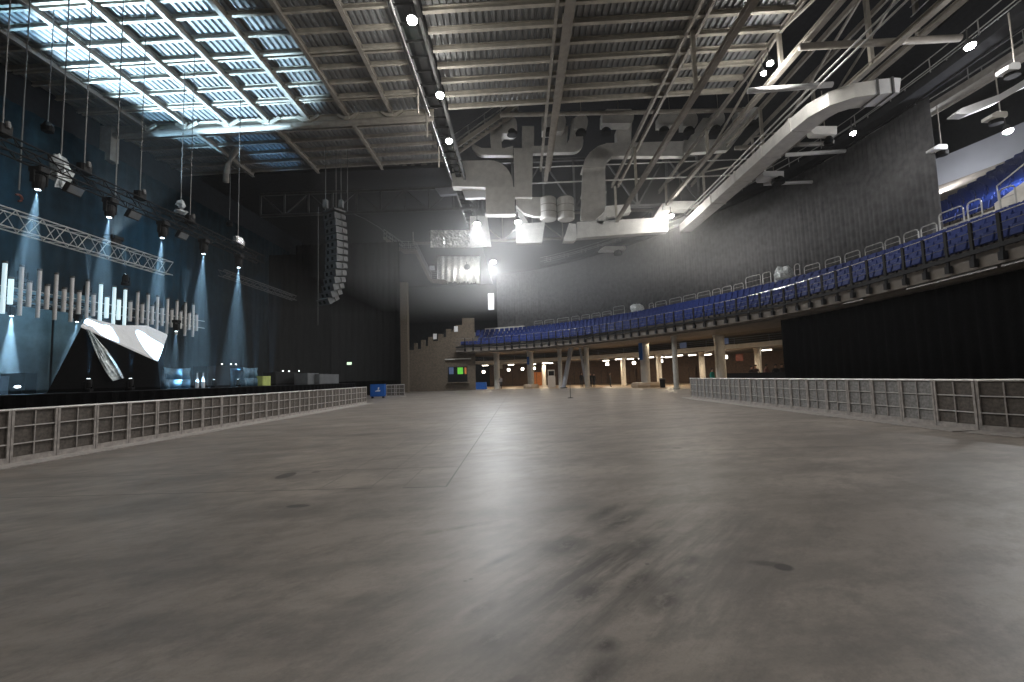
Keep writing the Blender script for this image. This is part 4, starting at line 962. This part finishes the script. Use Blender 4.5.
duct('right hand duct standing upright then bending over to a long arm', [('upright', [(583, 167), (605, 167), (606, 205), (604, 212), (596, 219), (581, 219)]), ('bend', [(583, 167)] + [(585, 159), (590, 152), (598, 146), (607, 143)] + [(614, 155), (608, 160), (605, 167)]), ('arm', [(606, 143), (684, 141), (684, 156), (612, 156)], .1), ('end_arm', [(684, 140), (734, 139), (728, 150), (684, 153)], .2),
     ('seam', [(582.5, 191), (606.5, 191), (606.5, 192.5), (582.5, 192.5)], -.06, 1.4), ('seam', [(582.5, 166.5), (605.5, 166.5), (605.5, 167.6), (582.5, 167.6)], -.06, 1.4), ('riser', [(617, 128), (632, 122), (631, 143), (617, 143)], .4, 1.0), ('riser', [(684, 146), (703, 118), (716, 118), (703, 145)], .5, 1.0), ('riser', [(716, 145), (738, 118), (750, 122), (732, 146)], .5, 1.0)])
for k, (cx, lab) in enumerate(((549, 'ribbed round duct drum between the two square ducts, left one'), (567, 'ribbed round duct drum between the two square ducts, right one'))):
    c = D(cx, 217); zt = D(cx, 195).z; t = thing('duct_drum', lab, 'air duct', c)
    mb = MB(); mb.lathe((c.x, YD + .7, 0), [(.62, c.z), (.70, lerp(c.z, zt, .05)), (.70, lerp(c.z, zt, .95)), (.62, zt)], 20); mb.build('drum', 'galv', t)
    mb = MB(); [mb.lathe((c.x, YD + .7, 0), [(.715, lerp(c.z, zt, f)), (.715, lerp(c.z, zt, f) + .04)], 20) for f in (.3, .62)]; mb.build('seam', 'steel', t)
duct('bright wide duct running sideways under the right hand drums', [('run', [(577, 222), (668, 217), (668, 231), (577, 238)]), ('tapered_drop', [(569, 223), (576, 224), (577, 238), (574, 241), (563, 241)]), ('upper_bend', [(596, 222), (606, 207), (607, 215), (602, 225)]), ('right_branch', [(651, 222), (663, 203), (671, 208), (668, 222)], .3), ('upper_box', [(605, 206), (630, 204), (631, 212), (607, 217)], .5)], 40, .8)
duct('pale tapered duct drop right of the bright square box', [('drop', [(515.5, 224), (545, 222), (542, 242.5), (516.5, 243)]), ('neck', [(516, 207), (519, 208), (528, 222), (522, 224)], .2, .5)], 40, .5)
duct('flat bright duct panel left of the bright square box', [('panel', [(461, 187), (486, 187), (485, 197.5), (465, 198)])], 37, .4, 'white')
duct('flat bright duct panel further left, past the lamp catwalk', [('panel', [(435, 188), (455, 187), (457, 194), (440, 195)])], 37.5, .4, 'offwhite')
duct('grey duct panel under the left of two low lamps', [('panel', [(470, 216), (487, 216), (491, 245), (470, 246)])], 44, .6)
t = thing('foil_wrapped_duct', 'duct wrapped in torn glittering foil left of the low lamps', 'air duct', U(450, 247, Y=44)); mb = MB()
q = random.Random(2); nx, nz = 22, 12
for yy in (44.0, 44.6):
    vs = [U(lerp(430.5, 470, i / nx), lerp(230, 247.5, j / nz), Y=yy + (.18 * q.random() if yy == 44 else 0)) for j in range(nz + 1) for i in range(nx + 1)]
    mb.add(vs, [(j * (nx + 1) + i, j * (nx + 1) + i + 1, (j + 1) * (nx + 1) + i + 1, (j + 1) * (nx + 1) + i) for j in range(nz) for i in range(nx)])
mb.build('foil', 'foil', t)
# glinting foil sheet low on the far wall
mb = MB(); n = 40; q = random.Random(5)
lo = [U(lerp(437, 480, i / n), 281 + 3 * q.random(), Y=57 + .3 * math.sin(i * 1.1)) for i in range(n + 1)]; hi = [U(lerp(437, 480, i / n), 256, Y=57 + .15 * math.sin(i * 1.1)) for i in range(n + 1)]
mb.strip(lo, hi); o = mb.build('foil_curtain', 'foil', smooth=True); md = o.modifiers.new('thickness', 'SOLIDIFY'); md.thickness = .02; tag(o, 'glinting foil sheet on the far wall beside the steel stair', 'sheet')
def fan_unit(lab, px0, py0, px1, py1, y, fx, fy, side='r', m='galv'):
    t = thing('fan_unit', lab, 'fan unit', U((px0 + px1) / 2, py1, Y=y)); h = (py1 - py0) / 2; cy = (py0 + py1) / 2
    if side == 'r': pts = [(px0, py0 + 3), (px0 + 5, py0)] + [(px1 - h * .5 + h * .5 * math.cos(a), cy - h * math.sin(a)) for a in [PI / 2 - i * PI / 8 for i in range(9)]] + [(px0, py1)]
    else: pts = [(px0 + h * .7 - h * .7 * math.cos(a), cy - h * math.sin(a)) for a in [-PI / 2 + i * PI / 8 for i in range(9)]] + [(px1, py0), (px1, py1)]
    mb = MB(); outline(mb, pts, y, .5 if y < 28 else 1.0); mb.build('casing', m, t)
    c = U(fx, fy, Y=y + .3); k_ = .6 if y < 28 else 1; mb = MB(); mb.lathe(c, [(k_ * .42, -.2), (k_ * .46, 0), (k_ * .34, .22), (k_ * .2, .34)], 14); mb.build('fan', 'black', t)
    mb = MB(); p = U((px0 + px1) / 2, py0, Y=y + .5); mb.tube(p, p + Vector((0, 0, 2.2)), .03, 6); mb.build('hanger', 'steel', t)
    return t
fan_unit('rounded fan unit on the left end of the forked duct', 502, 117, 517, 133, 35.5, 512, 133)
fan_unit('rounded fan unit above the middle of the forked duct', 542, 113, 566, 131, 35.5, 548, 132)
fan_unit('small fan unit above the right end of the forked duct', 574, 115, 588, 128, 35.8, 581, 133)
fan_unit('long fan unit with rounded end above the upright duct', 602, 109, 634, 123, 35.3, 606, 132)
fan_unit('fan unit over the long duct arm, first right of the upright duct', 659, 112, 680, 124, 36, 664, 131)
fan_unit('fan unit over the long duct arm, second right of the upright duct', 683, 113, 698, 126, 36, 689, 131)
fan_unit('fan unit over the long duct arm, third right of the upright duct', 711, 112, 725, 124, 36, 716, 130)
fan_unit('box fan unit with bright end at the right end of the long duct arm', 738, 107, 760, 117, 35, 753, 125)
fan_unit('pale rounded fan unit behind the low lamp at the lower end of the white duct', 663, 201, 699, 209, 40, 690, 213)
fan_unit('half round fan unit hanging below the white duct elbow', 812, 126, 837, 134, 26, 829, 142, 'l')
fan_unit('white half round fan unit at the end of a pipe over the curtain', 763, 171, 784, 177, 31, 778, 181, 'l', 'white')
fan_unit('small pale fan unit seen between the ducts, low behind', 600, 246, 626, 250, 46, 618, 253)
fan_unit('long fan unit behind the curtain edge, beneath the upper white duct', 992, 111, 1008, 117, 21, 996, 120, 'r', 'pale')
fan_unit('white rounded fan unit just right of the curtain edge', 934, 144, 948, 149, 24, 942, 152, 'r', 'white')
fan_unit('pale rounded fan unit at the very upper right', 1008, 62, 1021, 69, 18, 1012, 72, 'r', 'white')
# straight white duct along the right with elbow
t = thing('air_duct', 'long white straight duct with an elbow, running above the grey curtain', 'air duct', (15.95, 30, 14.7))
pts = [Vector((15.95, y, 15.0)) for y in (42, 36, 30, 24.5)] + [Vector((16.03, 23.2, 15.0)), Vector((16.35, 22.4, 15.0)), Vector((16.95, 21.95, 15.0)), Vector((17.75, 21.8, 15.0))]
mb = MB(); mb.path(pts, 0, hw=(1.1, .72)); mb.build('run', 'galv', t)
mb = MB(); mb.path([Vector((17.65, 21.8, 15.0)), Vector((18.55, 21.7, 15.0)), Vector((18.70, 21.7, 14.97))], 0, hw=(1.1, .74)); mb.build('end_box', 'white', t)
for y in (24.5, 27.5, 31, 35): mb = MB(); mb.box((15.95, y, 15.0), (1.2, .12, .82)); mb.build('flange', 'galv', t)
mb = MB(); mb.box((17.70, 21.8, 15), (.08, 1.2, .82)); mb.box((18.35, 21.7, 15), (.08, 1.2, .82)); mb.build('flange', 'steel_dark', t)
for dz, dx, lab in ((.55, -.62, 'thin pipe following the white duct, lower of two'), (.75, -.75, 'thin pipe following the white duct, upper of two')):
    pipe(lab, (15.95 + dx, 6, 15.0 + dz), (15.95 + dx, 40, 15.0 + dz), .05, 'rail')
duct('white duct slanting up behind the curtain edge at the far right', [('run', [(955, 114), (962, 108), (1000, 94), (1024, 80), (1040, 70), (1040, 79), (1024, 87), (1000, 101), (968, 114)])], 21, .45, 'white')
# steel stair at the far left
YS = 50.5
t = thing('steel_stair', 'steel stair with landing and handrails high on the far left wall', 'stair', U(428, 281, Y=YS))
a, b2, c, d = [U(*p, Y=YS) for p in ((384, 238), (402, 250), (415, 250), (430, 280))]; e = U(445, 281, Y=YS)
for nm, p, q2 in (('upper_flight', a, b2), ('landing', b2, c), ('lower_flight', c, d), ('lower_landing', d, e)):
    mb = MB()
    for dy in (0, 1.0): mb.bar(p + Vector((0, dy, 0)), q2 + Vector((0, dy, 0)), .06, .3)
    n = max(2, int((q2 - p).length / .28))
    for i in range(n + 1): f = p.lerp(q2, i / n); mb.box(f + Vector((0, .5, .05)), (.26, 1.0, .04))
    mb.build(nm, 'steel', t)
for dy in (0, 1.0):
    for z in (1.0, .55): mb = MB(); mb.path([q2 + Vector((0, dy, z)) for q2 in (a, b2, c, d, e)], .03, 6); mb.build('handrail', 'rail', t)
    for p, q2, n in ((a, b2, 3), (b2, c, 2), (c, d, 4), (d, e, 2)):
        for i in range(n): f = p.lerp(q2, i / n) + Vector((0, dy, 0)); mb = MB(); mb.tube(f, f + Vector((0, 0, 1.0)), .025, 6); mb.build('post', 'rail', t)
a = U(432, 268, Y=YS + 1.5); mb = MB(); mb.box(a, (.6, .1, .55)); tag(mb.build('notice', 'white'), 'white square notice beside the foot of the steel stair', 'notice')
# lamp catwalk under the roof edge on the left
t = thing('lamp_catwalk', 'straight narrow catwalk carrying a row of lamps along the roof edge', 'catwalk', (XCAT + .3, 22, 17.6))
for dx in (0, 1.12): mb = MB(); ibeam(mb, (XCAT + dx, -6, RZ(XCAT) - .45), (XCAT + dx, 48, RZ(XCAT) - .45), .16, .3); mb.build('side_beam', 'steel_dark', t)
mb = MB(); [mb.box((XCAT + .56, -5.5 + 1.1 * i, RZ(XCAT) - .42), (1.05, .08, .1)) for i in range(49)]; mb.box((XCAT + .62, 21, RZ(XCAT) - .33), (.42, 54, .04)); mb.build('walkway', 'black', t)
mb = MB(); mb.tube((XCAT + .12, -6, RZ(XCAT) - .72), (XCAT + .12, 44, RZ(XCAT) - .72), .06, 8); mb.build('lamp_rail', 'chrome', t)
for y in (24, 26.5, 30.5): mb = MB(); mb.tube((XCAT - .02, y, RZ(XCAT) - .7), (XCAT - .02, y, RZ(XCAT) - 2.2), .05, 8); mb.build('drop_pole', 'steel', t)
# inclined stair between the lamp catwalk and the middle roof
t = thing('roof_stair', 'inclined gangway with handrails climbing from the lamp catwalk to the fans', 'stair', U(470, 135, Y=34))
a, b2 = U(452, 149, Y=33), U(517, 104, Y=33)
for dy in (0, .9): mb = MB(); mb.bar(a + Vector((0, dy, 0)), b2 + Vector((0, dy, 0)), .08, .35); mb.build('stringer', 'steel', t)
for dy in (0, .9):
    for z in (1.0, .5): mb = MB(); mb.tube(a + Vector((0, dy, z)), b2 + Vector((0, dy, z)), .03, 6); mb.build('handrail', 'rail', t)
    for i in range(5): f = a.lerp(b2, i / 4) + Vector((0, dy, 0)); mb = MB(); mb.tube(f, f + Vector((0, 0, 1)), .025, 6); mb.build('post', 'rail', t)
mb = MB()
for i in range(16): f = a.lerp(b2, i / 15); mb.box(f + Vector((0, .45, .08)), (.26, .9, .04))
mb.build('tread', 'steel_dark', t)
# small unlit lamps hanging in the dark under the left roof
for k, (px, py) in enumerate(((330, 152), (342, 156), (357, 151), (372, 158), (384, 154), (396, 160), (405, 166), (413, 166), (424, 164), (432, 167))):
    p = U(px, py, Y=36.5); t = thing('hanging_lamp', 'small unlit lamp hanging in the dark under the far left roof, %s from the left' % ORD[k], 'lamp', p, 'unlit hanging lamps')
    mb = MB(); mb.lathe(p, [(.30, -.3), (.22, 0), (.08, .14)], 12); mb.build('shade', 'steel', t); mb = MB(); mb.tube(p, p + Vector((0, 0, 1.6)), .025, 6); mb.build('stem', 'cable', t)
# ------------------------------------------------------------------ lit flood lamps
LK = .55
def flood(lab, px, py, y, power, r=.22, col=(1, .96, .9), pt_=None, down=(0, -.25, -1), omni=.13):
    p = pt_ if pt_ is not None else U(px, py, Y=y); t = thing('flood_lamp', lab, 'lamp', p, None)
    rot = Vector(down).normalized().to_track_quat('Z', 'Y').to_matrix()
    h = MB(); h.lathe((0, 0, 0), [(.1 * r / .22, -.34), (.14 * r / .22, -.28), (r * 1.05, -.06), (r * 1.1, 0)], 16); h.v = [rot @ v + p for v in h.v]; hd = h.build('reflector', 'steel_dark', t)
    l = MB(); l.lathe((0, 0, 0), [(r, 0.005), (r * .9, .06), (r * .55, .12), (r * .1, .15)], 16); l.v = [rot @ v + p for v in l.v]; l.build('lens', 'lens', hd)
    mb = MB(); mb.tube(p - Vector(down).normalized() * .3, p - Vector(down).normalized() * .3 + Vector((0, 0, .55)), .03, 6); mb.build('bracket', 'steel_dark', t)
    q = p + Vector(down).normalized() * (.32 + r)
    lamp('SPOT', q, power * LK, col, t, spot_size=math.radians(168), spot_blend=.6, shadow_soft_size=r, to=q + Vector(down))
    lamp('POINT', q, power * LK * omni, col, t, shadow_soft_size=r)
    return t
W0 = (1, .955, .89)
flood('bright lamp on the lamp catwalk, nearest one at the top of the picture', 412, 20, 18.7, 2800)
flood('bright lamp on the lamp catwalk, second from the top', 440, 95, 23.8, 2300)
flood('bright lamp on the lamp catwalk, third from the top beside the gangway', 449, 141, 28.2, 2500)
flood('bright lamp low in the haze, left of two above the grey panels', 477, 224, 38.5, 3400, .30, (.94, .97, 1), omni=.3)
flood('bright lamp low in the haze, right of two above the grey panels', 518, 222, 36.5, 2200, .27, (.94, .97, 1), omni=.3)
flood('bright lamp on a bracket before the far curtain', 493, 262, 52, 5600, .34, (.94, .97, 1), omni=.7)
flood('bright lamp glaring at the foil sheet on the far wall', 467, 267, 54, 1200, .34, omni=.2, down=(0, 1, -.1))
flood('bright lamp at the upper right above the curved catwalk', 970, 46, 19, 1300, .2, (1, .97, .95))
flood('bright lamp at the far right over the upper tier', 1008, 131, 23, 3200, .2, (.95, .96, 1), omni=.5)
flood('small lamp on the curved catwalk above the curtain', 853, 133, 26, 180, .15)
flood('small bright lamp by the roof edge, upper of two', 770, 63, 21.5, 380, .15, omni=1)
flood('small bright lamp by the roof edge, lower of two', 763.5, 73, 22.5, 300, .13, omni=1)
flood('lamp below the fan unit at the lower end of the white duct', 671, 216, 38.5, 2200, .24, omni=.5)
flood('lamp glowing on the wall just behind the curtain edge', 933, 181, 37, 1000, .2, (.95, .97, 1), omni=1)
# extra unseen lamps added on both catwalks to light the near hall
for y, p in ((13.5, 2000), (6.5, 1300), (0.5, 800)): flood('unseen lamp added on the lamp catwalk above the camera', 0, 0, 0, p, pt_=Vector((XCAT - .1, y, 17.2)))['group'] = 'added lamps above the camera'
for y, p in ((14, 2000), (5, 1000)): flood('unseen lamp added on the right catwalk beside the camera', 0, 0, 0, p, pt_=Vector((19.0, y, 17.5)))['group'] = 'added lamps beside the camera'
# area lights added for warm concourse light, without lamp bodies of their own
for px, off, pw in ((485, 12, 260), (512, 12, 260), (545, 11, 300), (580, 11, 300), (612, 11, 300), (640, 11, 300), (668, 10, 300), (705, 10, 260), (750, 9, 260)):
    p = at_off(px, off, 3.3); l = lamp('AREA', p, pw * .6, (1, .80, .56), shape='DISK', size=1.6, to=p - Vector((0, 0, 1)))
for px, off, pw in ((480, 4.5, 120), (520, 4.5, 140), (560, 5, 140), (610, 5.5, 140), (655, 5.5, 140), (700, 5.5, 140), (745, 5.5, 120)):  # added fill under the balcony soffit, where no fixture hangs
    p = at_off(px, off, 4.8); lamp('AREA', p, pw * .3, (1, .82, .6), shape='DISK', size=1.0, to=p - Vector((0, 0, 1)))
# uplight on stage with barn doors throwing the cold patch on the roof, blue washes on the backdrop
src = Vector((-20.0, 21.8, 9.0)); t = thing('wash_light', 'square wash light on top of the silver truss, aimed up at the roof', 'stage light', (src.x, src.y, 8.73))
mb = MB(); mb.box(src - Vector((0, 0, .12)), (.5, .5, .22), bev=.05); mb.build('housing', 'black', t)
for sx, sy in ((1, 0), (-1, 0), (0, 1), (0, -1)): mb = MB(); mb.box(src + Vector((sx * .3, sy * .3, .03)), (.04 if sx else .5, .04 if sy else .5, .16)); mb.build('barn_door', 'black', t)
l = lamp('SPOT', src + Vector((0, 0, .16)), 30000, (.55, .80, 1.0), t, spot_size=math.radians(66), spot_blend=.22, shadow_soft_size=.1, use_square=True)
az = -Vector((.27, .04, 1)).normalized(); ax = (Vector((1, 0, 0)) - az * az.x).normalized(); ay = az.cross(ax)
l.rotation_euler = Matrix((ax, ay, az)).transposed().to_euler()
for k, (y, z, pw) in enumerate(((8, 12.5, 1900), (18, 12.5, 2400), (30, 12.5, 1700))):
    p = Vector((-19.5, y, z)); t = thing('wash_light', 'blue wash light hung over the rear of the stage, %s from the left' % ORD[k], 'stage light', p)
    mb = MB(); mb.lathe(p, [(.2, -.1), (.22, .1), (.12, .3)], 12); mb.build('housing', 'black', t); mb = MB(); mb.tube(p, (p.x, p.y, RZ(p.x) - .3), .02, 6); mb.build('hanger', 'cable', t)
    lamp('SPOT', p - Vector((.1, 0, .25)), pw, (.14, .52, .74), t, spot_size=math.radians(110), spot_blend=1, shadow_soft_size=.2, to=(-25.5, y, 9.5))
# ------------------------------------------------------------------ haze
def haze(name, c, d, dens, an, lab, col=(1, 1, 1, 1)):
    m = bpy.data.materials.new(name); m.use_nodes = True; nt = m.node_tree; nt.nodes.clear()
    o_ = nt.nodes.new('ShaderNodeOutputMaterial'); v = nt.nodes.new('ShaderNodeVolumeScatter'); v.inputs['Density'].default_value = dens; v.inputs['Anisotropy'].default_value = an; v.inputs['Color'].default_value = col
    nt.links.new(v.outputs[0], o_.inputs['Volume']); MT[name] = m
    mb = MB(); mb.box(c, d); o = mb.build(name, name); tag(o, lab, 'haze', kind='stuff'); return o
haze('haze', (9.5, 35, 13.4), (71, 95, 26.6), .00045, .25, 'thin haze filling the whole hall')
haze('stage_haze', (-19.2, 24, 5.25), (12.4, 50, 7.3), .0034, .1, 'denser smoke hanging over the stage')
haze('far_haze', (3, 46.5, 15), (36, 29, 11.6), .0135, .3, 'bright haze hanging in the lamp light at the far end')
# ------------------------------------------------------------------ render look
w = bpy.data.worlds.new('world'); sc.world = w; w.use_nodes = True; w.node_tree.nodes['Background'].inputs[0].default_value = (.012, .014, .018, 1); w.node_tree.nodes['Background'].inputs[1].default_value = .3
sc.view_settings.view_transform = 'Standard'; sc.view_settings.look = 'None'; sc.view_settings.exposure = 0; sc.view_settings.gamma = 1; sc.view_settings.use_curve_mapping = False
cy = sc.cycles; cy.use_denoising = True; cy.denoiser = 'OPENIMAGEDENOISE'; cy.max_bounces = 6; cy.diffuse_bounces = 3; cy.glossy_bounces = 3; cy.transmission_bounces = 3; cy.volume_bounces = 0
cy.sample_clamp_indirect = 4; cy.use_light_tree = True; cy.caustics_reflective = False; cy.caustics_refractive = False
